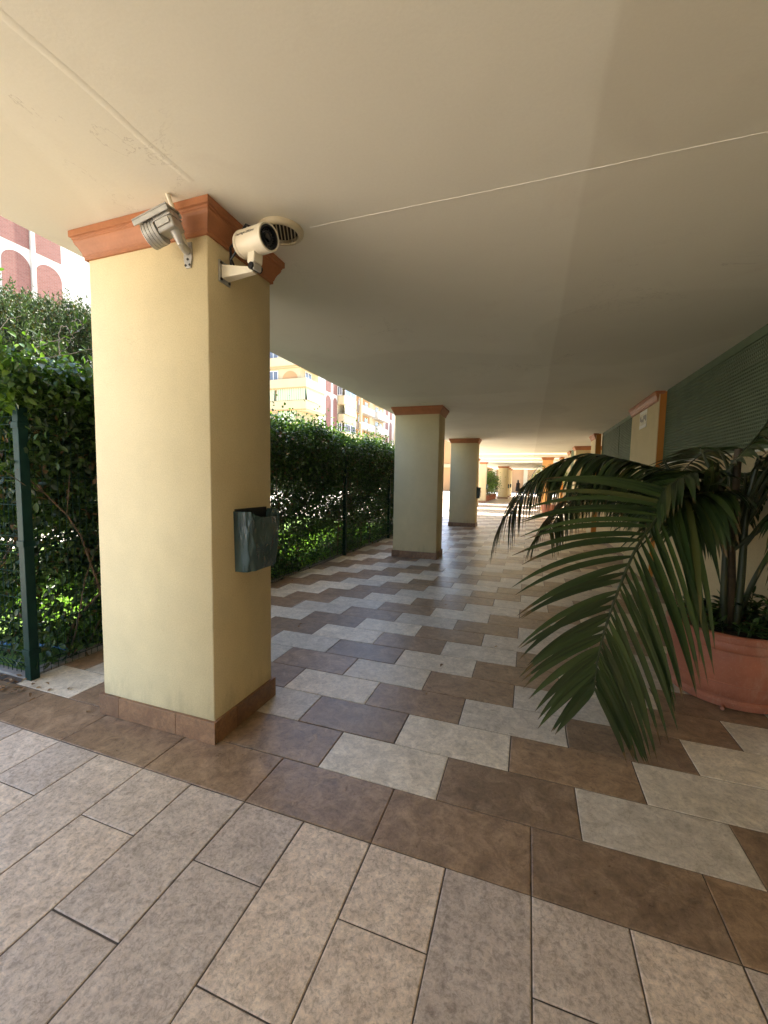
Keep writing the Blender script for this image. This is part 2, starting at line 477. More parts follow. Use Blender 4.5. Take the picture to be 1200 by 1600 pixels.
# ------------------------------------------------------------------ ceiling
XE = -2.25
c = MB()
c.box(XE, 7.5, -12, 19.7, ZC, ZC + .42)
co = c.build('ceiling', 'ceiling', bevel=.004); setting(co)
c = MB()
for (a, b) in ((21.1, 23.9), (25.4, 28.2)): c.box(-3.2, 7.5, a, b, ZC, ZC + .30)
c.box(-3.2, 7.5, 29.8, 47.0, ZC, ZC + .42)
setting(c.build('far_ceiling', 'ceiling', bevel=.004))
up_ = MB().box(-2.45, 7.5, -12, 19.7, 5.7, 8.8).box(XE + .3, 7.5, -12, 19.6, ZC + .421, 5.699)
setting(up_.build('shading_storey', 'b_cream'))  # unseen storey, its overhang put in to shade the floor edge and fence
# sealed joint across the ceiling, and the plaster ridges
pts = []
x = -.66
while x < 2.44:
    pts.append((x, .635 + .003 * math.sin(x * 4) + random.uniform(-.0015, .0015), ZC - .001)); x += .03
MB().tube(pts, [random.uniform(.0012, .0024) for _ in pts], 6).build('ceiling_joint', 'white_paint', co, True)
pts = [(-1.03 + .004 * math.sin(i), -4.5 + i * .08, ZC + .1185) for i in range(59)]
MB().tube(pts, .120, 140).build('plaster_ridge', 'ceiling', co, True)

# ------------------------------------------------------------------ pillars
PW, PD = .880, .560
def sweep_rect(m, x0, x1, y0, y1, prof, mi=0):
    """moulding profile (offset, z) swept round a rectangle, mitred"""
    k = len(prof); vs = []
    for o_, z in prof:
        vs += [(x0 - o_, y0 - o_, z), (x1 + o_, y0 - o_, z), (x1 + o_, y1 + o_, z), (x0 - o_, y1 + o_, z)]
    fs = [(i * 4 + j, i * 4 + (j + 1) % 4, (i + 1) * 4 + (j + 1) % 4, (i + 1) * 4 + j) for i in range(k - 1) for j in range(4)]
    fs += [(3, 2, 1, 0), tuple((k - 1) * 4 + j for j in range(4))]
    m.add(vs, fs, mi)
CP = [(.0005, -.152), (.014, -.152), (.014, -.134), (.019, -.130), (.019, -.126), (.024, -.110), (.034, -.090), (.046, -.072), (.051, -.060),
      (.051, -.052), (.056, -.049), (.056, -.040), (.067, -.036), (.067, -.002)]
CP = [(a, ZC + b) for a, b in CP]
def skirting(m, x0, x1, y0, y1, h=.132, t=.020, cut=.17):
    """four faces of 12 mm tile, cut at joints"""
    def face(a0, a1, fix, axis, sign):
        a = a0; first = cut
        while a < a1 - .001:
            b = min(a + first, a1); first = .46
            lo, hi = (fix, fix + sign * t) if sign > 0 else (fix - t, fix)
            if axis == 'x': m.box(a + .001, b - .001, lo, hi, .001, h + random.uniform(-.001, .001))
            else: m.box(lo, hi, a + .001, b - .001, .001, h + random.uniform(-.001, .001))
            a = b
    face(x0 - t, x1 + t, y0, 'x', -1); face(x0 - t, x1 + t, y1, 'x', 1)
    face(y0, y1, x1, 'y', 1); face(y0, y1, x0, 'y', -1)
def make_pillar():
    t = thing('pillar', '', 'pillar', (0, 0, 0), 'yellow pillars along the open left side')
    # shaft: subdivided a little and uneven at the arrises so the plaster corners are not razor sharp
    m = MB(); n = 30; rg = []
    for i in range(n + 1):
        z = .0 + (ZC - .02) * i / n; e = .0022
        ring = []
        for (sx, sy) in ((-1, -1), (1, -1), (1, 1), (-1, 1)):
            ring.append((sx, sy))
        pts = []
        w = [random.uniform(-e, e) for _ in range(8)]
        q = .007
        X0, X1, Y0, Y1 = -PW, 0, 0, PD
        pts = [(X0 + q, Y0 + w[0] * .4), (X1 - q, Y0 + w[1] * .4), (X1 + w[2] * .4, Y0 + q), (X1 + w[3] * .4, Y1 - q), (X1 - q, Y1 + w[4] * .4), (X0 + q, Y1 + w[5] * .4), (X0 + w[6] * .4, Y1 - q), (X0 + w[7] * .4, Y0 + q)]
        rg += [(a, b, z) for a, b in pts]
    fs = [(i * 8 + j, i * 8 + (j + 1) % 8, (i + 1) * 8 + (j + 1) % 8, (i + 1) * 8 + j) for i in range(n) for j in range(8)]
    m.add(rg, fs); m.build('shaft', 'yellow', t, True, angle=80)
    m = MB(); sweep_rect(m, -PW, 0, 0, PD, CP); m.build('cornice', 'cornice', t, False, .0015)
    m = MB(); skirting(m, -PW, 0, 0, PD); o = m.build('skirting', 'skirt', t, False, .002)
    at = o.data.attributes.new('tint', 'FLOAT_COLOR', 'FACE')
    arr = []
    for k in range(len(o.data.polygons) // 6): arr += [(random.random(), random.random(), random.random(), 1)] * 6
    at.data.foreach_set('color', np.array(arr, dtype=np.float32).ravel())
    return t
proto = make_pillar()
PIL = [(-1.080, .296, 'nearest yellow pillar, carrying both security cameras and a litter bag box'),
       (-1.080, 6.274, 'second yellow pillar along the hedge, with bare faces and brown skirting'),
       (-1.080, 12.414, 'third yellow pillar, with a dark round bin on its walkway side'),
       (-2.40, 24.4, 'yellow pillar set back to the left, first beyond the third pillar'),
       (-2.38, 29.3, 'yellow pillar set back to the left, just before the row of potted shrubs'),
       (-1.22, 37.6, 'broad far yellow pillar just past the row of potted shrubs'),
       (-1.22, 41.8, 'far yellow pillar peeping out behind the broad far one'),
       (-1.22, 46.0, 'farthest left pillar, beside the two walking people')]
for i, (x, y, lab) in enumerate(PIL):
    o = proto if i == 0 else copy_tree(proto)
    o.location = (x, y, 0); o['label'] = lab
LOC[proto.name] = Vector((-1.080, .296, 0))

# ------------------------------------------------------------------ right wall, lattice, pilasters
XW = 2.444
w = MB()
w.box(XW, XW + .22, -16, 12.35, 0, 1.835)
wl = tag(w.build('side_wall', 'wall_yellow', None, bevel=.004), 'low yellow plastered wall under the green lattice, behind the potted palm', 'wall')
m = MB(); 
y = -16
while y < 12.3:
    L = random.uniform(.5, .9); y2 = min(y + L, 12.35)
    m.box(XW - .010, XW + .20, y + .0015, y2 - .0015, 1.8355, 1.853 + random.uniform(-.001, .001)); y = y2
m.build('sill', 'white_paint', wl, False, .003)
m = MB(); m.box(XW - .012, XW - .0005, -16, 12.3, .001, .10); sk = m.build('wall_skirting', 'skirt', wl, False, .002)
def lattice(y0, y1, label, fine=True):
    t = thing('lattice_screen', label, 'screen', (XW, y0, 1.855), 'green lattice screens above the side wall')
    z0, z1 = 1.856, ZC - .003
    m = MB()
    m.box(XW + .02, XW + .05, y0, y1, z1 - .085, z1); m.box(XW + .02, XW + .05, y0, y1, z0, z0 + .03)
    m.box(XW + .02, XW + .05, y0, y0 + .03, z0 + .03, z1 - .085); m.box(XW + .02, XW + .05, y1 - .03, y1, z0 + .03, z1 - .085)
    ym = y0 + (y1 - y0) * .42
    m.box(XW + .018, XW + .05, ym - .012, ym + .012, z0 + .03, z1 - .085)
    m.build('frame', 'lattice', t)
    m = MB(); p = .036
    z = z0 + .045
    while z < z1 - .095:
        m.box(XW + .026, XW + .034, y0 + .03, y1 - .03, z - .0082, z + .0082); z += p
    yy = y0 + .045
    while yy < y1 - .035:
        m.box(XW + .0345, XW + .041, yy - .0078, yy + .0078, z0 + .03, z1 - .085); yy += p
    m.build('grid', 'lattice', t)
    m = MB(); m.box(XW + .50, XW + .52, y0, y1, z0 - .3, z1); m.build('backing', 'void', t)  # black sheet in place of the shade behind the grid
lattice(-3.2, 5.80, 'long green lattice screen on the near right, above the potted palm')
lattice(7.56, 11.55, 'second green lattice screen, between the first two wall pilasters')
def pilaster(x, y0, y1, label, depth=.14):
    t = thing('pilaster', label, 'pilaster', (x, y0, 0), 'pilasters along the right wall')
    m = MB(); m.box(x, x + .012, y0, y1, 0, ZC - .01); m.build('shaft', 'yellow', t, False, .003)
    m = MB(); m.box(x + .0125, x + depth, y0 + .001, y1 - .001, 0, ZC - .012); m.build('return', 'side_yellow', t)
    m = MB(); sweep_rect(m, x, x + .012, y0 + .05, y1, [(a * .9, z) for a, z in CP]); m.build('cornice', 'cornice', t)
    return t
p1 = pilaster(2.372, 5.82, 7.54, 'pilaster with a small white notice, just past the potted palm')
pilaster(2.30, 11.56, 12.42, 'slim pilaster ending the second lattice screen, without a notice')
# notice on the pilaster
t = thing('notice', 'small worn white notice high on the near right pilaster', 'sign', (2.37, 6.9, 2.6))
m = MB(); m.box(2.3675, 2.3715, 6.46, 6.93, 2.49, 2.79); m.build('plate', plain('notice_paper', (.70, .66, .52), .6), t)
m = MB(); m.box(2.366, 2.3674, 6.47, 6.92, 2.735, 2.782); m.box(2.366, 2.3674, 6.47, 6.92, 2.497, 2.545); m.build('white_band', 'white_paint', t)
m = MB()
for k, (yy, zz, ww, hh) in enumerate([(6.50, 2.60, .05, .10), (6.57, 2.63, .06, .07), (6.66, 2.59, .035, .11), (6.73, 2.60, .07, .05), (6.83, 2.62, .05, .08)]):
    m.box(2.3663, 2.3674, yy, yy + ww, zz, zz + hh)
m.build('printing', plain('notice_ink', (.22, .21, .20), .7), t)

tag(MB().box(-.6, XW - .005, -5.2, -5.0, 0, ZC - .002).build('shade_wall', plain('shade_wall_brown', (.42, .34, .24), .5)), 'unseen brown wall added behind the viewer to darken the right side', 'wall')  # unseen wall, added to cut the light from behind on the right
# recess and farther piers on the right
t = thing('pier', 'square yellow pier projecting from the right wall beyond the second lattice', 'pillar', (2.2, 15.93, 0))
m = MB(); m.box(2.22, 3.4, 15.95, 16.6, 0, ZC - .01); m.build('shaft', 'yellow', t, False, .004)
m = MB(); sweep_rect(m, 2.22, 3.4, 15.95, 16.6, CP); m.build('cornice', 'cornice', t)
fw = tag(MB().box(3.405, 3.6, 12.36, 47, 0, ZC - .002).build('inner_wall', 'wall_yellow'), 'far yellow wall set back behind the right piers', 'wall')
m = MB(); m.box(2.26, 2.45, 16.65, 18.25, 0, ZC - .004)
tag(m.build('green_door', 'lattice', None, False, .01), 'narrow green panel between the square pier and the far pilaster', 'panel')
pilaster(2.25, 18.3, 19.6, 'third pilaster on the right, in front of the bright far stretch')
pilaster(2.20, 23.0, 24.2, 'small far pilaster on the right near the end of the ceiling gap')
t = thing('pier', 'slim orange-fronted pier standing alone far down the right side', 'pillar', (1.25, 23.4, 0))
m = MB(); m.box(1.26, 1.80, 23.4, 24.0, 0, ZC - .02); m.build('shaft', plain('pier_orange', (.72, .40, .15), .85, 0, .06, 3), t, False, .004)
m = MB(); sweep_rect(m, 1.26, 1.80, 23.4, 24.0, CP); m.build('cornice', 'cornice', t)

# far end wall of the passage court
t = thing('end_building', 'orange walled building with pale piers closing the far end of the passage', 'building', (0, 62, 0))
m = MB(); m.box(-12, 14, 62, 66, 0, 8); m.build('wall', 'b_orange', t)
for x in (-4.6, -2.4, -.2, 2.0, 4.2):
    m = MB(); m.box(x, x + .55, 61.7, 62.01, 0, 3.6); m.build('pier', 'b_cream', t)
m = MB(); m.box(-12, 14, 61.6, 62.01, 3.601, 4.1); m.build('lintel', 'b_cream', t)

# ------------------------------------------------------------------ fence
XF = -2.875
FZ = 2.0
t = thing('mesh_fence', 'green welded wire fence with square posts, in front of the hedge', 'fence', (XF, .42, 0))
def wires(a, b, dirx, off):
    """welded panel with two V folds, between points a and b (plan), along dirx"""
    m = MB(); a = Vector((*a, 0)); b = Vector((*b, 0)); d = (b - a).normalized(); L = (b - a).length
    nrm = Vector((off[0], off[1], 0))
    zs = [.03, .05, .10, .15, .20, .40, .60, .80, .93, .98, 1.03, 1.08, 1.3, 1.5, 1.7, 1.83, 1.88, 1.93, 1.99]
    def bulge(z):
        for zc in (.125, 1.005, 1.88):
            if abs(z - zc) < .06: return .032 * (1 - abs(abs(z - zc) / .06))
        return 0
    zv = [.02, .065, .125, .185, .945, 1.005, 1.065, 1.82, 1.88, 1.94, 2.0]
    k = 0; s = .03
    while s < L - .02:
        m.tube([a + d * s + nrm * bulge(z) + Vector((0, 0, z)) for z in zv], .0026, 4, cap=False); s += .052
    for z in (.065, .125, .185, .4, .6, .8, .945, 1.005, 1.065, 1.3, 1.5, 1.7, 1.82, 1.88, 1.94):
        m.tube([a + d * .0 + nrm * bulge(z) + Vector((0, 0, z)), b + nrm * bulge(z) + Vector((0, 0, z))], .003, 4, cap=False)
    return m
posty = [.42, 3.18, 5.95, 8.70, 11.45, 13.2]
def post(x, y):
    m = MB(); m.box(x - .032, x + .032, y - .032, y + .032, 0, FZ + .0); o = m.build('post', 'fence', t, False, .004)
    for z in (.19, 1.0, 1.85): MB().box(x - .039, x + .039, y - .039, y + .039, z, z + .045).build('clamp', 'fence', o, False, .003)
for y in posty: post(XF, y)
post(-5.6, .435)
for a, b in zip(posty[:-1], posty[1:]): wires((XF + .01, a + .04), (XF + .01, b - .04), 0, (1, 0)).build('wire_panel', 'fence', t)
wires((-5.6, .43), (XF - .04, .43), 0, (0, -1)).build('wire_panel', 'fence', t)

# ------------------------------------------------------------------ hedge
def hedge(name, label, x0, x1, y0, y1, htop, n, big, stems=True, cut=None):
    t = thing(name, label, 'hedge', ((x0 + x1) / 2, (y0 + y1) / 2, 0)); off = LOC[t.name]
    # density by height: dense crown above, thin see-through below
    P = []
    need = n
    while need > 0:
        k = need * 3
        x = rng.uniform(x0, x1 + .08, k); y = rng.uniform(y0, y1, k); z = rng.uniform(.04, htop + .12, k)
        far_out = (x > x1) & (z < 1.5 + rng.uniform(0, .35, k))
        top = htop + .04 * np.sin(y * 2.1 + x * 3) + .035 * np.sin(y * 5.3 + 1) + .05 * np.sin(x * 9 + y * 3)
        dens = np.where(z > 1.35, 1.0, np.where(z > .85, .88, np.where(z > .55, .74, .46 + .25 * np.exp(-z / .2))))
        dens = dens * np.where((x > x1 - .10) & (z < 1.55), .25, 1) if (x1 - x0) < (y1 - y0) else dens * np.where((y < y0 + .08) & (z < 1.6), .3, 1)
        clump = .5 + .5 * np.sin(y * 4.7 + np.sin(z * 4) * 1.7 + x * 3) * np.sin(z * 6.1 + y * 2.3)
        dens = dens * np.where(z > 1.5, .75 + .25 * clump, .30 + 1.0 * clump ** 1.4)
        # round shoulders
        edge = np.minimum(x - x0, x1 + .08 - x) if (x1 - x0) < (y1 - y0) else np.minimum(y - y0, y1 - y)
        ok = ~far_out & (z < top - np.clip(.22 - edge, 0, 1) * .5) & (rng.uniform(0, 1, k) < dens)
        q = np.stack([x, y, z], 1)[ok][:need]; P.append(q); need -= len(q)
    P = np.concatenate(P); n = len(P)
    d = rdir(n) + np.array([0, 0, -.35]); up = rdir(n) * .8 + np.array([0, 0, 1.0])
    # outermost shell faces outwards
    L = rng.uniform(.6, 1.25, n) * big
    leaves('plant_growth', P, d, up, L, L * rng.uniform(.42, .6, n), 'hedge_leaf', t, 'ovate' if big > .06 else 'diamond', off)
    # fresh shoots on top
    k = n // 9
    x = rng.uniform(x0 - .05, x1 + .05, k); y = rng.uniform(y0, y1, k)
    z = htop + .04 * np.sin(y * 2.1 + x * 3) + .035 * np.sin(y * 5.3 + 1) + rng.exponential(.07, k) - .06
    d = rdir(k) * .9 + np.array([0, 0, .45]); up = rdir(k) + np.array([.4, 0, .8])
    L = rng.uniform(.7, 1.2, k) * big
    leaves('young_shoots', np.stack([x, y, z], 1), d, up, L, L * .5, 'vine_leaf', t, 'ovate' if big > .06 else 'diamond', off)
    if stems:
        m = MB()
        along = y1 - y0 if (y1 - y0) > (x1 - x0) else x1 - x0
        for i in range(int(along * 4.5)):
            if (y1 - y0) > (x1 - x0): bx, by = rng.uniform(x0 + .12, x1 - .1), y0 + along * rng.random()
            else: bx, by = x0 + along * rng.random(), rng.uniform(y0 + .12, y1 - .1)
            p = Vector((bx, by, -.03)); pts = [p.copy()]; dv = Vector((rng.normal() * .25, rng.normal() * .35, 1))
            for s_ in range(9):
                dv += Vector((rng.normal() * .18, rng.normal() * .22, 0)); p = p + dv.normalized() * .24
                p.x = min(max(p.x, x0 + .05), x1 - .05)
                pts.append(p.copy())
            r = rng.uniform(.006, .016)
            m.tube(pts, [r * (1 - .07 * j) for j in range(10)], 5)
            for b_ in range(5):
                j = int(rng.integers(2, 9)); q = pts[j]; e = Vector((rng.normal(), rng.normal(), .5)).normalized()
                m.tube([q, q + e * .14, q + e * .3 + Vector((0, 0, .05))], [.004, .003, .0018], 4)
        m.build('stems', 'wood', t, True)
    return t
hn = hedge('hedge', 'tall clipped hedge behind the wire fence between the yellow pillars', -3.55, -2.83, 2.2, 13.1, 2.34, 160000, .05)
hl = hedge('hedge', 'leafy hedge growing over the corner post left of the nearest pillar', -3.75, -2.82, .42, 2.2, 2.34, 26000, .068)
hb = hedge('hedge', 'dark hedge running off to the left behind the corner post', -5.8, -3.75, .40, 1.35, 2.40, 24000, .068)
# grey dead twigs on the far hedge face
m = MB()
for i in range(26):
    p = Vector((-2.93, 3.7 + rng.random() * 2.4, 1.95 + rng.random() * .28)); pts = [p]; d = Vector((.25, rng.normal() * .9, -.1 + rng.normal() * .35))
    for s_ in range(6):
        d += Vector((rng.normal() * .1, rng.normal() * .35, rng.normal() * .3 - .06)); p = p + d.normalized() * .08; p.x = min(max(p.x, -2.96), -2.86); pts.append(p.copy())
    m.tube(pts, [.0045, .004, .0035, .003, .0025, .002, .0012], 4)
m.build('dead_twigs', 'dead_twig', hn, True)
# bare shoots above it
m = MB(); lp = []
for i in range(70):
    p = Vector((-3.25 + rng.normal() * .15, 2.6 + rng.random() * 9, 2.3)); pts = [p]; d = Vector((rng.normal() * .3, rng.normal() * .9, .8))
    for s_ in range(6):
        d += Vector((rng.normal() * .25, rng.normal() * .35, rng.normal() * .22 - .03)); p = p + d.normalized() * rng.uniform(.05, .10); pts.append(p.copy()); lp.append(p.copy())
    m.tube(pts, [.004, .0035, .003, .0026, .0022, .0018, .001], 4)
m.build('plant_growth', 'wood', hn, True)  # bare woody shoots, without leaves
lp = np.array([tuple(q) for q in lp]); lp = lp[rng.random(len(lp)) < .55]
leaves('shoot_leaves', lp, rdir(len(lp)) + [0, 0, .2], rdir(len(lp)) + [0, 0, 1], rng.uniform(.03, .05, len(lp)), rng.uniform(.014, .022, len(lp)), 'vine_leaf', hn, 'diamond', LOC[hn.name])
k = 2600
P = np.concatenate([np.stack([rng.uniform(-4.2, -2.74, k), rng.uniform(.20, .52, k), rng.uniform(1.90, 2.44, k)], 1),
                    np.stack([rng.uniform(-2.95, -2.70, k), rng.uniform(.22, 2.2, k), rng.uniform(1.90, 2.42, k)], 1)])
P = P[np.abs(P[:, 2] - 2.2) < .29 - .14 * rng.random(len(P)) - .10 * np.abs(np.sin(P[:, 0] * 5 + P[:, 1] * 6))]; k = len(P)
L = rng.uniform(.045, .085, k)
leaves('plant_growth', P, rdir(k) + [.25, -.25, -.35], rdir(k) * .6 + [.3, -.3, 1], L, L * .52, 'vine_leaf', hl, 'ovate', LOC[hl.name])
# twining tendrils above the corner post
m = MB(); lp = []
C1 = [[(-3.15, .50, 2.36), (-3.06, .58, 2.44), (-2.96, .66, 2.52), (-2.86, .76, 2.60), (-2.80, .82, 2.66), (-2.78, .84, 2.72)],
      [(-3.1, .55, 2.34), (-3.02, .62, 2.40), (-2.90, .74, 2.45), (-2.80, .86, 2.52), (-2.74, .9, 2.53)],
      [(-2.90, .72, 2.42), (-2.91, .73, 2.52), (-2.93, .74, 2.60), (-2.89, .75, 2.68), (-2.85, .76, 2.66), (-2.83, .78, 2.60), (-2.86, .76, 2.52), (-2.92, .74, 2.47)],
      [(-2.84, .78, 2.62), (-2.84, .78, 2.70), (-2.80, .8, 2.74), (-2.77, .82, 2.70)],
      [(-2.85, .95, 2.22), (-2.80, 1.0, 2.30), (-2.72, 1.05, 2.36)], [(-2.87, .92, 2.20), (-2.80, 1.0, 2.25), (-2.70, 1.1, 2.28)],
      [(-3.25, .47, 2.4), (-3.28, .5, 2.56), (-3.2, .55, 2.68), (-3.12, .6, 2.72)]]
for pts in C1:
    P = [Vector(p) for p in pts]; fine = []
    for a, b in zip(P[:-1], P[1:]):
        for k in range(4): fine.append(a.lerp(b, k / 4) + Vector((rng.normal(), rng.normal(), rng.normal())) * .004)
    fine.append(P[-1]); m.tube(fine, [.0042 - .0025 * i / len(fine) for i in range(len(fine))], 5)
    lp += fine[::3]
m.build('tendrils', 'dead_twig', hl, True)
lp = np.array([tuple(q) for q in lp]); 
leaves('tendril_leaves', lp, rdir(len(lp)) + [.2, -.3, .2], rdir(len(lp)) + [.3, -.3, .8], rng.uniform(.04, .065, len(lp)), rng.uniform(.02, .03, len(lp)), 'vine_leaf', hl, 'ovate', LOC[hl.name])
# a few low garden plants behind the fence and the grass blades
k = 26000
x = rng.uniform(-6.0, -2.95, k); y = rng.uniform(1.2, 11, k)
gr = leaves('grass', np.stack([x, y, np.full(k, -.03)], 1), rdir(k) * .6 + [0, 0, 1], rdir(k), rng.uniform(.06, .16, k), np.full(k, .008), 'grass', None, 'blade')
setting(gr, 'stuff')
m = MB(); pts = [(-4.6 + i * .12, .62 + .05 * math.sin(i * .7) + i * .006, .10 + .03 * math.sin(i * .5)) for i in range(20)]
pts = pts[:15]
tag(m.tube(pts, .013, 8).build('garden_hose', 'hose', None, True), 'blue garden hose lying behind the fence corner', 'hose')
# dry leaves at the corner post
k = 78
x = rng.normal(-3.05, .28, k); y = rng.uniform(.24, .40, k)
x[60:] = rng.uniform(-2.8, 1.9, 18); y[60:] = rng.uniform(.8, 9, 18)
dl = leaves('leaf_litter', np.stack([x, y, rng.uniform(.006, .02, k)], 1), rdir(k) * [1, 1, .15], rdir(k) * .3 + [0, 0, 1], rng.uniform(.03, .06, k), rng.uniform(.015, .025, k), 'pot_leaf', None, 'ovate')
dl.data.materials.clear(); dl.data.materials.append(leaf('dry_leaf', (.22, .12, .05), (.32, .2, .1), .1, .7)); setting(dl, 'stuff')

# conifers behind
def conifer(label, cx, cy, h, r, n):
    t = thing('conifer', label, 'conifer', (cx, cy, 0), 'dark conifers behind the hedge'); off = LOC[t.name]
    m = MB(); m.tube([(cx, cy, -.05), (cx, cy, h * .5), (cx, cy, h * .9)], [.11, .07, .02], 8)
    m.build('trunk', 'wood', t, True)
    # upright sprays
    ns = n // 45
    a = rng.uniform(0, 2 * math.pi, ns); zz = rng.uniform(.1, 1, ns) ** .8
    rr = r * np.sqrt(np.clip(1 - (zz * .97) ** 4.5, 0, 1)) * rng.uniform(.55, 1.05, ns) * (1 + .12 * np.sin(a * 5 + zz * 9))
    base = np.stack([cx + rr * np.cos(a), cy + rr * np.sin(a), zz * h * .93], 1)
    sd = np.stack([np.cos(a) * .35, np.sin(a) * .35, np.full(ns, 1.0)], 1) + rng.normal(size=(ns, 3)) * .16
    sd /= np.linalg.norm(sd, axis=1, keepdims=True); sl = rng.uniform(.16, .42, ns)
    i = np.repeat(np.arange(ns), 45); u = rng.random(len(i))
    P = base[i] + sd[i] * (u * sl[i])[:, None] + rng.normal(size=(len(i), 3)) * (.030 * (1.15 - u))[:, None]
    d = sd[i] * 1.0 + rng.normal(size=(len(i), 3)) * .55
    L = rng.uniform(.022, .055, len(i))
    leaves('crown', P, d, rdir(len(i)), L, L * .20, 'conifer', t, 'diamond', off)
conifer('broad dark green conifer rising above the hedge at the far left', -6.6, 2.1, 4.05, 1.25, 260000)
conifer('dark conifer with a pointed tip, partly behind the nearest pillar', -6.1, 3.1, 4.12, 1.0, 190000)

# ------------------------------------------------------------------ buildings behind
def arch_poly(x, y0, y1, z0, z1):
    r = (y1 - y0) / 2; cy = (y0 + y1) / 2; zc = z1 - r
    p = [(x, y0, z0), (x, y1, z0), (x, y1, zc)]
    for k in range(1, 16):
        a = math.pi * k / 16; p.append((x, cy + r * math.cos(a), zc + r * math.sin(a)))
    p.append((x, y0, zc)); return p
XB = -25.0
def brick_stack(t, y0, y1, levels):
    for (kind, z0, z1) in levels:
        m = MB()
        if kind == 'arch': m.prism(arch_poly(XB + .001, y0, y1, z0, z1), (.02, 0, 0))
        else: m.box(XB + .001, XB + .021, y0, y1, z0, z1)
        m.build('brick_panel', 'brick', t)
LV = [('arch', 9.2, 12.98), ('rect', 13.38, 15.2), ('rect', 5.6, 8.6), ('arch', 1.4, 5.2)]
t = thing('apartment_building', 'white apartment block with tall red brick arches, above the conifers on the left', 'building', (XB, 10, 0))
m = MB(); m.box(-36, XB, -14, 24, -.05, 19); m.build('wall', 'b_white', t)
for (a, b) in ((12.47, 13.77), (14.02, 15.34), (-2.5, -1.2), (-.95, .35)): brick_stack(t, a, b, LV)
m = MB(); m.box(XB + .0005, XB + .12, 13.80, 13.99, 0, 19); m.build('white_rib', 'b_white', t)
m = MB(); m.box(-36.2, XB + .35, -14.2, 24.2, 19.0, 19.3); m.build('roof', 'b_roof', t)

t = thing('apartment_building', 'long cream apartment block with striped awnings and stepped balconies, above the hedge', 'building', (XB, 60, 0))
m = MB(); m.box(-45, XB, 41.3, 120, -.05, 19.5); m.build('wall', 'b_cream', t)
for (a, b) in ((45.6, 51.1), (70.4, 76.6), (95, 101)): MB().box(XB + .0005, XB + .04, a, b, 0, 19.4).build('stair_bay', 'b_white', t)
XB2 = XB; XB = XB + .041
for (a, b) in ((47.6, 49.1), (49.8, 51.0), (71.4, 73.0), (73.8, 75.2), (96, 97.6), (98.3, 99.8)):
    brick_stack(t, a, b, [('arch', 8.0, 12.55), ('rect', 13.0, 15.6), ('rect', 4.0, 7.5)])
XB = XB2
FL = [13.05, 10.55, 8.05, 5.55, 3.05, 15.55]     # parapet tops per storey
def window(x0, x1, y0, y1, z0, z1, axis):
    m = MB(); m.box(x0, x1, y0, y1, z0, z1); o = m.build('window', 'b_glass', t)
    m = MB(); e = .06
    if axis == 'x':   # faces +x
        X = x1; m.box(X + .0005, X + .03, y0 - e, y0, z0 - e, z1 + e); m.box(X + .0005, X + .03, y1, y1 + e, z0 - e, z1 + e)
        m.box(X + .0005, X + .03, y0, y1, z1, z1 + e); m.box(X + .0005, X + .03, y0, y1, z0 - e, z0); ym = (y0 + y1) / 2; m.box(X + .0005, X + .03, ym - .03, ym + .03, z0, z1)
    else:
        Y = y0; m.box(x0 - e, x0, Y - .03, Y - .0005, z0 - e, z1 + e); m.box(x1, x1 + e, Y - .03, Y - .0005, z0 - e, z1 + e)
        m.box(x0, x1, Y - .03, Y - .0005, z1, z1 + e); m.box(x0, x1, Y - .03, Y - .0005, z0 - e, z0); xm = (x0 + x1) / 2; m.box(xm - .03, xm + .03, Y - .03, Y - .0005, z0, z1)
    m.build('frame', 'b_frame', o)
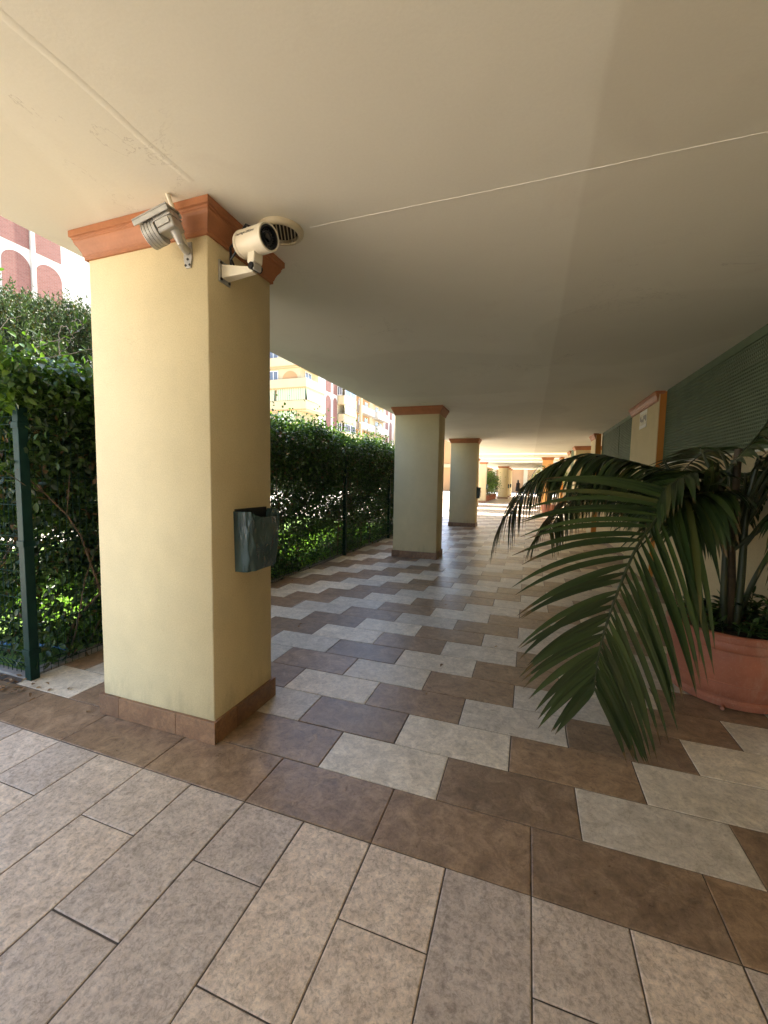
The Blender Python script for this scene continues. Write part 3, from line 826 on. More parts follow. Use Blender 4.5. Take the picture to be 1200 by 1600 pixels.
for k, zt in enumerate(FL):
    zb = zt - 1.02
    # corner balcony that wraps the first block
    m = MB()
    m.box(-35, -24, 40.9, 41.02, zb, zt); m.box(-24.12, -24, 41.02, 45.5, zb, zt); m.box(-35, -24.0, 41.02, 45.5, zb - .18, zb - .001); m.box(-25, -24.12, 45.38, 45.5, zb, zt)
    o = m.build('balcony', 'b_cream', t, False, .02)
    m = MB(); m.box(-35.02, -23.98, 40.88, 40.899, zb - .1, zb + .02); m.box(-23.999, -23.98, 40.9, 45.52, zb - .1, zb + .02); m.build('trim', 'b_roof', o)
    if zt in (10.55, 8.05, 5.55):   # awnings let down to the parapet
        top = zt + 1.42
        m = MB()
        if zt == 10.55: spans = ((-27.95, -24.1), (-31, -28.25))
        elif zt == 8.05: spans = ((-27.8, -25.4),)
        else: spans = ((-31, -28.2),)
        for (a, b) in spans: m.add([(a, 41.0, top), (b, 41.0, top), (b, 40.86, zt + .02), (a, 40.86, zt + .02), (a, 41.02, top), (b, 41.02, top), (b, 40.88, zt + .02), (a, 40.88, zt + .02)], [(0, 1, 2, 3), (7, 6, 5, 4), (0, 4, 5, 1), (2, 6, 7, 3), (1, 5, 6, 2), (0, 3, 7, 4)])
        m.build('awning', 'awning', o)
        if zt != 8.05:
            m = MB(); m.add([(-24.05, 41.05, top), (-24.05, 45.3, top), (-23.9, 45.3, zt + .02), (-23.9, 41.05, zt + .02), (-24.08, 41.05, top), (-24.08, 45.3, top), (-23.93, 45.3, zt + .02), (-23.93, 41.05, zt + .02)], [(0, 1, 2, 3), (7, 6, 5, 4), (0, 4, 5, 1), (2, 6, 7, 3), (1, 5, 6, 2), (0, 3, 7, 4)])
            m.build('awning', 'awning', o)
    else:
        window(-29.2, -28.0, 41.25, 41.31, zb + .9, zb + 2.05, 'y')
        window(-25.02, -24.95, 42.4, 43.8, zb + .4, zb + 2.05, 'x')
        m = MB(); P = [(p[1], 41.29, p[2]) for p in arch_poly(0, -27.4, -25.3, zb + .1, zb + 2.0)]; m.prism(P, (0, -.03, 0)); m.build('arched_recess', 'b_orange', t)
    # block two: enclosed balcony
    m = MB(); m.box(-24.9, -24, 51.2, 51.3, zb, zt); m.box(-24.1, -24, 51.3, 55.6, zb, zt); m.box(-25, -24, 51.2, 55.6, zb - .18, zb - .001)
    o = m.build('balcony', 'b_cream', t, False, .02)
    window(-24.08, -24.02, 51.6, 55.3, zt + .12, zt + 1.15, 'x')
    if k % 2 == 0: window(-24.95, -24.35, 51.22, 51.28, zt + .1, zt + 1.2, 'y')
    else:
        m = MB(); m.add([(-24.0, 51.4, zt + 1.2), (-24.0, 55.4, zt + 1.2), (-23.85, 55.4, zt + .02), (-23.85, 51.4, zt + .02), (-24.03, 51.4, zt + 1.2), (-24.03, 55.4, zt + 1.2), (-23.88, 55.4, zt + .02), (-23.88, 51.4, zt + .02)], [(0, 1, 2, 3), (7, 6, 5, 4), (0, 4, 5, 1), (2, 6, 7, 3), (1, 5, 6, 2), (0, 3, 7, 4)]); m.build('awning', 'awning', o)
    # recessed orange loggias with white parapets
    for (a, b) in ((56.2, 63.4), (77.5, 84.5), (86, 93)):
        m = MB(); m.box(XB + .0005, XB + .03, a, b, zb - .1, zb + 2.25); m.build('loggia', 'b_orange', t)
        m = MB(); m.box(-24.1, -24, a + 1.6, b, zb, zb + .85); m.box(-25, -24, a + 1.6, b, zb - .18, zb - .001); m.box(-25, -24.1, a + 1.6, a + 1.7, zb, zb + .85); m.build('balcony', 'b_white', t, False, .02)
        window(-24.99, -24.93, a + 2.4, a + 3.6, zb + .2, zb + 2.0, 'x'); window(-24.99, -24.93, a + 5.0, a + 6.1, zb + .5, zb + 1.9, 'x')
        m = MB(); m.box(-24.3, -23.95, a + 1.2, a + 1.55, zb - .2, zb + 2.3); m.build('column', 'b_cream', t)
    # block three
    m = MB(); m.box(-24.1, -24, 65, 70.2, zb, zt); m.box(-25, -24, 64.9, 70.2, zb - .18, zb - .001); m.box(-25, -24.1, 64.9, 65, zb, zt); m.build('balcony', 'b_white', t, False, .02)
    window(-25.02, -24.95, 66.2, 67.4, zb + .3, zb + 2.0, 'x')
    P = arch_poly(-24.999, 68.2, 69.6, zb + .2, zb + 2.0); m = MB(); m.prism(P, (.03, 0, 0)); m.build('arched_recess', 'b_glass', t)
m = MB(); m.box(-45.3, XB + .5, 40.6, 120.3, 19.5, 19.8); m.build('roof', 'b_roof', t)

# courtyard building behind the potted shrubs
t = thing('low_building', 'pale yellow low building beyond the far potted shrubs', 'building', (-12, 60, 0))
m = MB(); m.box(-22, -7, 72, 78, -.05, 12); m.build('wall', 'b_cream', t)
for x in (-14, -11.4, -8.8):
    for z in (1.0, 4.0, 7.0): m = MB(); m.box(x, x + 1.1, 71.95, 72.01, z, z + 1.5); m.build('window', 'b_glass', t)

# ------------------------------------------------------------------ cameras, vent, bins
def frame(origin, fwd, up):
    f = Vector(fwd).normalized(); s_ = f.cross(Vector(up)).normalized(); u = s_.cross(f)
    return Matrix(((f.x, s_.x, u.x, origin[0]), (f.y, s_.y, u.y, origin[1]), (f.z, s_.z, u.z, origin[2]), (0, 0, 0, 1)))
AX = Matrix(((0, 0, 1, 0), (0, 1, 0, 0), (-1, 0, 0, 0), (0, 0, 0, 1)))   # lathe z -> local x
# white bullet camera
PX, PY = -1.080, .296
t = thing('security_camera', 'cream cylindrical bullet camera on the walkway side of the nearest pillar', 'camera', (PX, .40, 2.65))
rear = (-.965, .425, 2.788); fwd = (.955, -.26, -.10)
T = frame(rear, fwd, (0, 0, 1)); TL = T @ AX
m = MB(); m.lathe([(.050, 0), (.066, .012), (.068, .025), (.068, .224), (.066, .228), (.059, .228), (.057, .205), (.0, .205)], 48, mat=TL)
hs = m.build('housing', 'white_metal', t, True)
m = MB(); m.lathe([(.0705, .026), (.0705, .034), (.068, .034), (.068, .026)], 48, mat=TL, close=False); m.build('collar_ring', 'white_metal', hs, True)
m = MB(); m.lathe([(.0, .2052), (.057, .2052), (.057, .2262), (.050, .2262), (.046, .209), (.030, .209), (.030, .218), (.024, .218), (.020, .212), (0, .2115)], 40, mat=TL, close=False)
m.build('lens', 'black', t, True)
m = MB(); m.lathe([(0, .2195), (.012, .2185), (.019, .2165), (.019, .2135), (0, .2135)], 24, mat=TL, close=False); m.build('lens_glass', 'glass_dark', t, True)
m = MB(); 
for k in range(20):
    a = 2 * math.pi * k / 20; m.lathe([(.0035, .2092), (.0035, .214), (.002, .216)], 8, mat=TL @ Matrix.Translation((.039 * math.cos(a), .039 * math.sin(a), 0)))
m.build('infrared_ring', 'glass_dark', t, True)
m = MB(); m.box(.095, .150, -.030, .030, -.115, -.060, mat=T); m.build('cradle', 'white_metal', t, False, .006)
m = MB(); m.box(.108, .150, -.026, .026, -.150, -.1155, mat=T); kn = m.build('joint', 'grey_metal', t, False, .006)
m = MB(); m.lathe([(.018, -.034), (.018, .034)], 20, mat=T @ Matrix.Translation((.13, 0, -.133)) @ Matrix.Rotation(R_(90), 4, 'X')); m.build('bolt', 'black', kn, True)
A = T @ Vector((.125, .0, -.145)); B = Vector((PX + .012, .415, 2.655))
m = MB()
d = (B - A); 
s1 = [A + Vector((0, -.018, .012)), A + Vector((0, .018, .012)), A + Vector((0, .018, -.014)), A + Vector((0, -.018, -.014))]
s2 = [B + Vector((0, -.030, .034)), B + Vector((0, .030, .034)), B + Vector((0, .030, -.038)), B + Vector((0, -.030, -.038))]
m.add(s1 + s2, [(0, 1, 2, 3), (7, 6, 5, 4), (0, 4, 5, 1), (1, 5, 6, 2), (2, 6, 7, 3), (3, 7, 4, 0)]); m.build('arm', 'white_metal', t, False, .004)
m = MB(); m.box(PX + .0005, PX + .011, .372, .462, 2.598, 2.712); pl = m.build('wall_plate', 'grey_metal', t, False, .003)
m = MB()
for (yy, zz) in ((.385, 2.612), (.449, 2.612), (.385, 2.698), (.449, 2.698)): m.lathe([(.008, 0), (.008, .005), (.004, .007)], 12, mat=Matrix.Translation((PX + .011, yy, zz)) @ AX)
m.build('screws', 'black', pl, True)
m = MB(); m.tube([T @ Vector((.0, .03, -.04)), T @ Vector((-.03, .04, -.08)), Vector((-1.02, .47, 2.66)), Vector((-1.075, .47, 2.72)), Vector((-1.05, .44, 2.80)), T @ Vector((.06, .02, .085)), T @ Vector((.075, .0, .078)), T @ Vector((.09, -.005, .068))], .0065, 8)
m.build('cable', 'black', t, True)
cu = bpy.data.curves.new('lettering', 'FONT'); cu.body = 'Day/Night 520Lines'; cu.size = .0185; cu.extrude = .0004; cu.align_x = 'LEFT'
lt = bpy.data.objects.new('lettering', cu); COL.objects.link(lt)
dg = bpy.context.evaluated_depsgraph_get(); me = bpy.data.meshes.new_from_object(lt.evaluated_get(dg)); bpy.data.objects.remove(lt)
me.name = 'lettering'
vd = None
for v in me.vertices:   # wrap the letters round the barrel, on the side seen from the walkway
    a = R_(8) + v.co.y / .0686; r = .0686 + v.co.z
    p = T @ Vector((.040 + v.co.x, r * math.cos(a), r * math.sin(a)))
    v.co = p - LOC[t.name]
me.materials.append(M['black'])
lo = bpy.data.objects.new('lettering', me); COL.objects.link(lo); lo.parent = hs

# grey housed camera on the front face
t = thing('security_camera', 'grey hooded box camera with ribbed front on the front face of the nearest pillar', 'camera', (-1.16, PY, 2.75))
fw2 = Vector((-.92, -.16, -.34)); up2 = Vector((-.38, -.30, .88))
T = frame((-1.152, .155, 2.822), fw2, up2)
m = MB(); m.box(.0, .095, -.050, .050, -.062, .030, mat=T); bd = m.build('housing', 'grey_metal', t, False, .008)
m = MB(); m.box(.012, .085, -.058, -.0505, -.040, -.012, mat=T); m.box(.012, .085, .0505, .058, -.040, -.012, mat=T); m.box(-.004, .098, -.056, .056, -.010, -.004, mat=T); m.build('side_fins', 'grey_metal', bd, False, .002)
m = MB(); m.box(-.008, .190, -.064, .064, .0305, .038, mat=T); m.box(-.008, .190, -.064, -.058, .006, .0304, mat=T); m.box(-.008, .190, .058, .064, .006, .0304, mat=T); m.build('hood', 'grey_metal', t, False, .003)
pr = [(0, .0955)]
xx = .0955
for k in range(4): pr += [(.060, xx), (.060, xx + .014), (.056, xx + .0145), (.056, xx + .017)]; xx += .0175
pr += [(.060, xx), (.058, xx + .004), (0, xx + .004)]
m = MB(); m.lathe(pr, 36, mat=T @ Matrix.Translation((0, 0, -.032)) @ AX, close=False); m.build('ribbed_front', 'grey_metal', t, True, angle=30)
m = MB(); m.lathe([(0, xx + .0045), (.048, xx + .0045), (.048, xx + .0065), (0, xx + .0065)], 30, mat=T @ Matrix.Translation((0, 0, -.032)) @ AX, close=False); m.build('front_glass', 'glass_dark', t, True)
J = T @ Vector((.03, 0, -.085)); B = Vector((-1.202, PY - .016, 2.728))
m = MB(); m.tube([T @ Vector((.03, 0, -.06)), J, J + Vector((.008, .012, -.035))], [.026, .021, .014], 14); m.build('joint', 'grey_metal', t, True)
m = MB(); m.tube([J + Vector((.004, .004, -.006)), J.lerp(B, .5) + Vector((0, 0, -.012)), B], [.015, .019, .024], 12); m.build('arm', 'grey_metal', t, True)
m = MB(); P = [(-1.112, PY - .0005, 2.785), (-1.064, PY - .0005, 2.785), (-1.060, PY - .0005, 2.70), (-1.072, PY - .0005, 2.655), (-1.104, PY - .0005, 2.655), (-1.116, PY - .0005, 2.70)]
# the plate sits on the front face, so shift it inside the pillar width
m.prism([(x - .114, y, z - .012) for x, y, z in P], (0, -.010, 0)); pl = m.build('wall_plate', 'grey_metal', t, False, .002)
m = MB()
for (xx_, zz) in ((-1.216, 2.656), (-1.189, 2.656), (-1.202, 2.686)): m.lathe([(.0065, 0), (.0065, .003)], 12, mat=Matrix.Translation((xx_, PY - .0105, zz)) @ Matrix.Rotation(R_(90), 4, 'X'))
m.build('screws', 'black', pl, True)
m = MB(); m.tube([(-1.208, .168, ZC - .0005), (-1.206, .180, 2.92), (-1.200, .218, 2.845), (-1.202, .262, 2.775), (-1.203, .279, 2.745)], [.011, .0105, .0105, .0105, .010], 12); m.build('cable_conduit', 'white_metal', t, True)

# round ceiling vent
vx, vy = -.835, .607
t = thing('ceiling_vent', 'round cream slatted vent in the ceiling beside the bullet camera', 'vent', (vx, vy, ZC))
m = MB(); m.lathe([(.128, ZC - .0005), (.128, ZC - .010), (.121, ZC - .022), (.108, ZC - .028), (.098, ZC - .026), (.096, ZC - .006), (.096, ZC - .0005)], 64, c=(vx, vy, 0), close=False); m.build('ring', 'vent', t, True)
m = MB(); m.lathe([(0, ZC - .002), (.0955, ZC - .002)], 48, c=(vx, vy, 0), close=False); m.build('backing', 'hole', t)
m = MB()
for k in range(-4, 5):
    s_ = k * .0195; hl_ = math.sqrt(max(.0935 ** 2 - s_ * s_, 0)); Tm = Matrix.Translation((vx, vy, ZC - .017)) @ Matrix.Rotation(R_(118), 4, 'Z') @ Matrix.Translation((0, s_, 0)) @ Matrix.Rotation(R_(-20), 4, 'X')
    m.box(-hl_, hl_, -.0020, .0020, -.0055, .0055, mat=Tm)
m.build('slats', 'vent', t)

# litter bin wrapped in dark plastic, open scooped top
def litter_bin(loc, label):
    t = thing('litter_bin', label, 'litter bin', loc, 'dark litter bins hung on the left pillars')
    x0, y0, z0 = loc; D, L, H = .115, .335, .365
    nu, nv = 40, 22
    m = MB(); vs = []; fs = []
    # outline of the bag in plan, from wall round the front back to wall
    for j in range(nv + 1):
        v = j / nv
        for i in range(nu + 1):
            u = i / nu
            # superellipse-ish U in plan
            a = math.pi * u
            cx_ = -math.cos(a); sy = math.sin(a)
            e = .30
            yy = math.copysign(abs(cx_) ** e, cx_) * L / 2
            xx = (abs(sy) ** .42) * D * (.80 + .20 * v) * (1 + .10 * math.sin(v * 3.1))
            taper = .93 + .07 * v
            zz = H * v
            dip = .045 * math.exp(-((u - .55) / .14) ** 2) * max(0, v - .6) / .4
            wr = .0045 * math.sin(u * 31 + v * 5) + .004 * math.sin(u * 17 - v * 13) + .003 * math.sin(u * 60 + v * 22)
            vs.append((x0 + .002 + max(xx + wr * (1 if .04 < u < .96 else 0), 0), y0 + yy * taper, z0 + zz - dip))
    for j in range(nv):
        for i in range(nu):
            a = j * (nu + 1) + i; fs.append((a, a + 1, a + nu + 2, a + nu + 1))
    m.add(vs, fs)
    # floor and folded-in rim
    bot = [vs[i] for i in range(nu + 1)]; m.add(bot, [tuple(range(nu, -1, -1))])
    top = [vs[nv * (nu + 1) + i] for i in range(nu + 1)]
    cxm = x0 + D * .42
    inner = [(x0 + .004 + (p[0] - x0) * .84, y0 + (p[1] - y0) * .90, p[2] - .012 - .010 * abs(math.sin(k * .9))) for k, p in enumerate(top)]
    deep = [(x0 + .008 + (p[0] - x0) * .62, y0 + (p[1] - y0) * .80, p[2] - .085) for p in top]
    n = nu + 1
    m.add(top + inner + deep, [(i, n + i, n + i + 1, i + 1) for i in range(nu)] + [(n + i, 2 * n + i, 2 * n + i + 1, n + i + 1) for i in range(nu)] + [tuple(2 * n + i for i in range(n))])
    m.build('plastic_liner', 'bag', t, True, angle=60)
    m = MB(); m.box(x0 + .0005, x0 + .006, y0 - L / 2 + .01, y0 + L / 2 - .01, z0 + .02, z0 + H + .012); m.build('back_plate', 'black', t, False, .003)
    return t
b0 = litter_bin((-1.080, .640, .965), 'litter bin lined with dark teal plastic, on the nearest pillar')
for (x, y, lab) in ((-1.080, 12.70, 'dark litter bin on the walkway side of the third pillar'), (-2.38, 29.6, 'small dark litter bin on the set back pillar before the potted shrubs'),
                    (-1.22, 37.9, 'small dark litter bin on the broad far pillar'), (-1.22, 42.1, 'tiny dark litter bin on the pillar behind the broad far one')):
    o = copy_tree(b0); o.location = (x, y, .965); o['label'] = lab

# ------------------------------------------------------------------ palm
def crv(pts, n):
    P = [Vector(p) for p in pts]; P = [P[0] * 2 - P[1]] + P + [P[-1] * 2 - P[-2]]
    out = []; k = len(P) - 3
    for i in range(n + 1):
        s_ = i / n * k; j = min(int(s_), k - 1); u = s_ - j
        a, b, c_, d = P[j:j + 4]
        out.append(.5 * ((2 * b) + (c_ - a) * u + (2 * a - 5 * b + 4 * c_ - d) * u * u + (3 * b - a - 3 * c_ + d) * u ** 3))
    return out
def frond(t, ctrl, nleaf, Lmax, wid, start=.22, droop=.55, side=None, fwd=.75, mat='palm', pm='petiole', r0=.016, lift=.25, floor=.015, asym=(1, 1), prof=None):
    root = t
    pts = crv(ctrl, 60)
    m = MB(); m.tube(pts, [r0 * (1 - .82 * i / 60) + .0012 for i in range(61)], 7); ra = m.build('frond', pm, t, True)
    acc = [0]
    for a, b in zip(pts[:-1], pts[1:]): acc.append(acc[-1] + (b - a).length)
    tot = acc[-1]
    V = []; F = []
    for sd_ in (1, -1):
        for i in range(nleaf):
            f = start + (1 - start) * (i + .5 + rng.uniform(-.25, .25)) / nleaf
            f = min(max(f, start), .995)
            j = min(max(int(f * 60), 1), 59)
            p = pts[j].lerp(pts[min(j + 1, 60)], f * 60 - int(f * 60)); tg = (pts[min(j + 2, 60)] - pts[max(j - 2, 0)]).normalized()
            if tg.z > .92: continue
            if side is not None: sv = Vector(side)
            else: sv = tg.cross(Vector((0, 0, 1)))
            sv = (sv - tg * sv.dot(tg)).normalized()
            up = sv.cross(tg).normalized()
            if up.z < 0: up = -up
            u = (f - start) / (1 - start)
            prf = (prof(u) if prof else (.50 + .75 * u) * (1 - .0 * u) if u < .42 else (.815 + .185 * math.cos((u - .42) / .58 * math.pi * .5) - .45 * ((u - .42) / .58) ** 1.6))
            L = Lmax * prf * rng.uniform(.92, 1.06) * (asym[0] if sd_ > 0 else asym[1])
            ang = fwd * (.84 + .30 * u) + rng.normal() * .04
            d = (sv * sd_ * math.cos(ang) + tg * math.sin(ang) + up * lift).normalized()
            if d.z > .30: d.z = .30; d.normalize()
            ns = 9; q = p.copy(); ws = wid * rng.uniform(.85, 1.1)
            n0 = len(V)
            dr = droop * rng.uniform(.8, 1.25)
            for k in range(ns + 1):
                s_ = k / ns
                wv = d.cross(up); wv = wv.normalized() if wv.length > 1e-5 else sv
                nn = wv.cross(d).normalized()
                hw = ws * .5 * (min(1, .35 + s_ * 4.0) if s_ < .2 else 1.0) * (1 - max(0, (s_ - .45) / .55) ** 1.7 * .97)
                V += [q + wv * hw + nn * hw * .45, q.copy(), q - wv * hw + nn * hw * .45]
                if k < ns:
                    q = q + d * (L / ns)
                    d = (d + Vector((0, 0, -1)) * dr * (.12 + .30 * s_) * (3.0 / ns)).normalized()
                    if q.z < floor: q.z = floor + rng.random() * .01
            for k in range(ns):
                a = n0 + 3 * k
                F += [(a, a + 1, a + 4, a + 3), (a + 1, a + 2, a + 5, a + 4)]
    me = bpy.data.meshes.new('leaflets'); off = LOC[root.name]
    me.from_pydata([tuple(v - off) for v in V], [], F)
    al = me.attributes.new('along', 'FLOAT', 'POINT'); al.data.foreach_set('value', [(i // 3 % 10) / 9 for i in range(len(V))])
    me.update(); me.materials.append(M[mat])
    me.polygons.foreach_set('use_smooth', [True] * len(me.polygons))
    o = bpy.data.objects.new('leaflets', me); COL.objects.link(o); o.parent = ra
    return ra

PCX, PCY = 2.03, 2.17
t = thing('plant_pot', 'large round terracotta pot with banded rim against the right wall', 'pot', (PCX, PCY, 0))
pr = [(.0, .012), (.335, .012), (.350, .004), (.362, .010), (.366, .045), (.358, .060), (.352, .064), (.352, .074), (.360, .082), (.372, .125), (.3735, .170), (.3785, .174), (.3785, .180), (.375, .184),
      (.384, .240), (.389, .30), (.390, .36), (.388, .405), (.395, .410), (.401, .420), (.401, .455), (.396, .465), (.396, .472), (.402, .480), (.402, .515), (.392, .525), (.374, .525), (.366, .50), (.362, .47), (0, .46)]
pr = [(r * .985, z) for r, z in pr]
m = MB(); m.lathe(pr, 72, c=(PCX, PCY, 0), close=False); m.build('body', 'pot', t, True, angle=32)
m = MB(); m.lathe([(0, .464), (.2, .468), (.354, .462)], 40, c=(PCX, PCY, 0), close=False); m.build('soil', 'soil', t, True)
m = MB(); m.tube([(1.885, 1.815, .022), (1.877, 1.793, .020), (1.874, 1.786, .019)], [.016, .014, .012], 10); m.build('drain_stub', 'pot', t, True)

t = thing('potted_palm', 'large dark green palm with long drooping fronds in the terracotta pot', 'palm', (PCX, PCY, .46))
m = MB(); m.tube(crv([(2.00, 2.17, .45), (2.00, 2.17, .8), (1.985, 2.18, 1.15), (1.99, 2.18, 1.55), (2.00, 2.19, 1.80)], 24), [.050 - .0011 * i for i in range(25)], 12); m.build('trunk', 'trunk', t, True)
m = MB()
m.tube(crv([(2.06, 2.15, .46), (2.06, 2.14, .9), (2.05, 2.12, 1.4), (2.09, 2.1, 1.75)], 20), [.030 - .0008 * i for i in range(21)], 9)
m.tube(crv([(2.08, 2.22, .46), (2.13, 2.16, .8), (2.20, 2.05, 1.15), (2.28, 1.92, 1.55)], 20), [.022 - .0006 * i for i in range(21)], 9)
m.tube(crv([(1.97, 2.12, .46), (1.95, 2.12, .9), (1.94, 2.13, 1.5), (1.95, 2.14, 1.72)], 20), [.026 - .0008 * i for i in range(21)], 9)
m.build('stalk', 'petiole', t, True)
# A: the big frond hanging towards the viewer
frond(t, [(1.99, 2.15, 1.30), (1.88, 2.05, 1.455), (1.68, 1.92, 1.475), (1.49, 1.78, 1.395), (1.255, 1.52, 1.145), (1.085, 1.27, .80), (.995, 1.10, .545), (.965, 1.0, .36)],
      42, 1.02, .041, .18, .75, side=(.88, .40, .12), fwd=.78, lift=.03, asym=(1.05, .95), prof=lambda u: (.72 + .9 * u) if u < .3 else .99 - .62 * ((u - .3) / .7) ** 1.2)
# B: the frond arching away to the left behind it
frond(t, [(2.00, 2.20, 1.30), (1.92, 2.4, 1.58), (1.61, 2.6, 1.665), (1.40, 2.66, 1.725), (1.13, 2.74, 1.785), (.855, 2.8, 1.72), (.59, 2.86, 1.515), (.40, 2.9, 1.20)],
      76, .98, .031, .12, 3.6, fwd=.42, lift=.06, prof=lambda u: (.80 + .7 * u) if u < .28 else 1.0 - .36 * ((u - .28) / .72) ** 1.5)
# B2: a second, lower one filling the dark heart
frond(t, [(1.98, 2.25, 1.2), (1.85, 2.55, 1.50), (1.55, 2.9, 1.60), (1.2, 3.15, 1.52), (.95, 3.3, 1.28), (.80, 3.4, 1.0)], 56, .80, .031, .15, 3.4, fwd=.45, lift=.05, prof=lambda u: 1.0 - .4 * u ** 2)
# C: frond rising to the right, over the lattice
frond(t, [(2.00, 2.14, 1.1), (1.80, 2.03, 1.40), (1.86, 1.98, 1.62), (1.97, 1.95, 1.81), (2.07, 1.90, 1.98), (2.17, 1.80, 2.08), (2.27, 1.62, 2.06)], 34, .52, .034, .36, 1.5, fwd=.6, lift=.1)
# D/E: fronds to the right and back
frond(t, [(2.04, 2.15, 1.2), (2.14, 2.05, 1.5), (2.22, 1.85, 1.70), (2.27, 1.6, 1.78), (2.3, 1.3, 1.7)], 28, .48, .032, .42, .9, fwd=.6, lift=.1)
frond(t, [(2.03, 2.22, 1.2), (2.08, 2.5, 1.6), (2.12, 2.9, 1.85), (2.1, 3.3, 1.80), (2.05, 3.7, 1.6)], 28, .48, .032, .45, .9, fwd=.6, lift=.1)
frond(t, [(2.0, 2.2, 1.2), (1.86, 2.1, 1.50), (1.74, 1.98, 1.60), (1.60, 1.9, 1.60), (1.44, 1.85, 1.47), (1.36, 1.82, 1.30)], 30, .48, .036, .3, 1.1, fwd=.6, lift=.1)
frond(t, [(2.05, 2.12, 1.1), (2.15, 2.0, 1.36), (2.24, 1.84, 1.44), (2.30, 1.66, 1.38), (2.32, 1.5, 1.22)], 28, .52, .032, .42, 1.6, fwd=.6, lift=.1)
frond(t, [(2.06, 2.22, 1.1), (2.2, 2.3, 1.5), (2.27, 2.2, 1.72), (2.32, 2.0, 1.78), (2.36, 1.75, 1.66)], 28, .52, .032, .42, 1.6, fwd=.6, lift=.1)
frond(t, [(1.97, 2.16, 1.0), (1.86, 2.22, 1.36), (1.72, 2.28, 1.50), (1.56, 2.3, 1.46), (1.46, 2.3, 1.30)], 30, .62, .036, .22, 2.2, fwd=.55, lift=.1)
for (a, b, c_) in (((2.12, 2.35, 1.5), (2.2, 2.6, 1.62), (2.24, 2.95, 1.25)), ((1.86, 2.42, 1.42), (1.78, 2.75, 1.55), (1.7, 3.15, 1.25)), ((2.14, 1.95, 1.3), (2.2, 1.72, 1.32), (2.22, 1.5, 1.02)),
                   ((1.90, 2.08, 1.42), (1.76, 1.98, 1.46), (1.62, 1.9, 1.22)), ((2.1, 2.05, 1.62), (2.2, 1.9, 1.72), (2.26, 1.6, 1.62))):
    frond(t, [(2.0, 2.18, 1.05), a, b, c_], 28, .56, .032, .34, 2.2, fwd=.55, lift=.08)
# dark bare petiole stub and the upright spear
m = MB(); m.tube([(1.70, 2.5, 1.60), (1.66, 2.55, 1.68), (1.64, 2.58, 1.74)], [.016, .013, .006], 8); m.tube([(1.93, 2.3, 1.55), (1.87, 2.35, 1.70), (1.83, 2.4, 1.84)], [.010, .012, .003], 8); m.build('spear', 'petiole', t, True)

# small shrub under the palm
t = thing('pot_shrub', 'small glossy leaved shrub growing at the foot of the palm', 'shrub', (PCX, PCY, .46))
m = MB(); P = []; D = []
for i in range(60):
    a = rng.uniform(0, 2 * math.pi); r = .33 * math.sqrt(rng.random()); b = Vector((PCX + r * math.cos(a), PCY + r * math.sin(a), .462))
    o = Vector((math.cos(a) * .5 * rng.random(), math.sin(a) * .5 * rng.random(), 1)); L = rng.uniform(.08, .26)
    e = b + o.normalized() * L; e.x = min(e.x, 2.40); m.tube([b, e], [.005, .003], 5)
    for k in range(12):
        P.append(tuple(e - o.normalized() * rng.random() * .08)); q = rdir(1)[0]; D.append((q[0] + o.x * .6, q[1] + o.y * .6, abs(q[2]) * .5))
m.build('stems', 'stem', t, True)
P = np.array(P); P[:, 0] = np.minimum(P[:, 0], 2.38); D = np.array(D)
leaves('plant_growth', P, D, rdir(len(P)) * .5 + [0, 0, 1], rng.uniform(.05, .10, len(P)), rng.uniform(.018, .030, len(P)), 'pot_leaf', t, 'ovate', LOC[t.name])

# far potted palm
t = thing('potted_palm', 'grey green palm far down the passage, in front of the orange-fronted pier', 'palm', (1.5, 19.4, 0))
m = MB(); m.lathe([(0, .0), (.26, 0), (.33, .42), (.36, .43), (.36, .5), (.31, .5), (.29, .45), (0, .45)], 28, c=(1.5, 19.4, 0), close=False); m.build('pot', 'pot', t, True)
m = MB(); m.tube([(1.5, 19.4, .44), (1.5, 19.4, 1.4)], [.06, .05], 8); m.build('trunk', 'trunk', t, True)
for k in range(11):
    a = 2 * math.pi * k / 11 + .3; L = rng.uniform(.8, 1.15); h = rng.uniform(1.9, 2.45); c_, s_ = math.cos(a), math.sin(a)
    frond(t, [(1.5, 19.4, 1.3), (1.5 + c_ * L * .25, 19.4 + s_ * L * .25, h - .15), (1.5 + c_ * L * .55, 19.4 + s_ * L * .55, h), (1.5 + c_ * L * .9, 19.4 + s_ * L * .9, h - .35), (1.5 + c_ * L, 19.4 + s_ * L, h - .8)], 20, .42, .03, .2, .9, mat='far_palm')

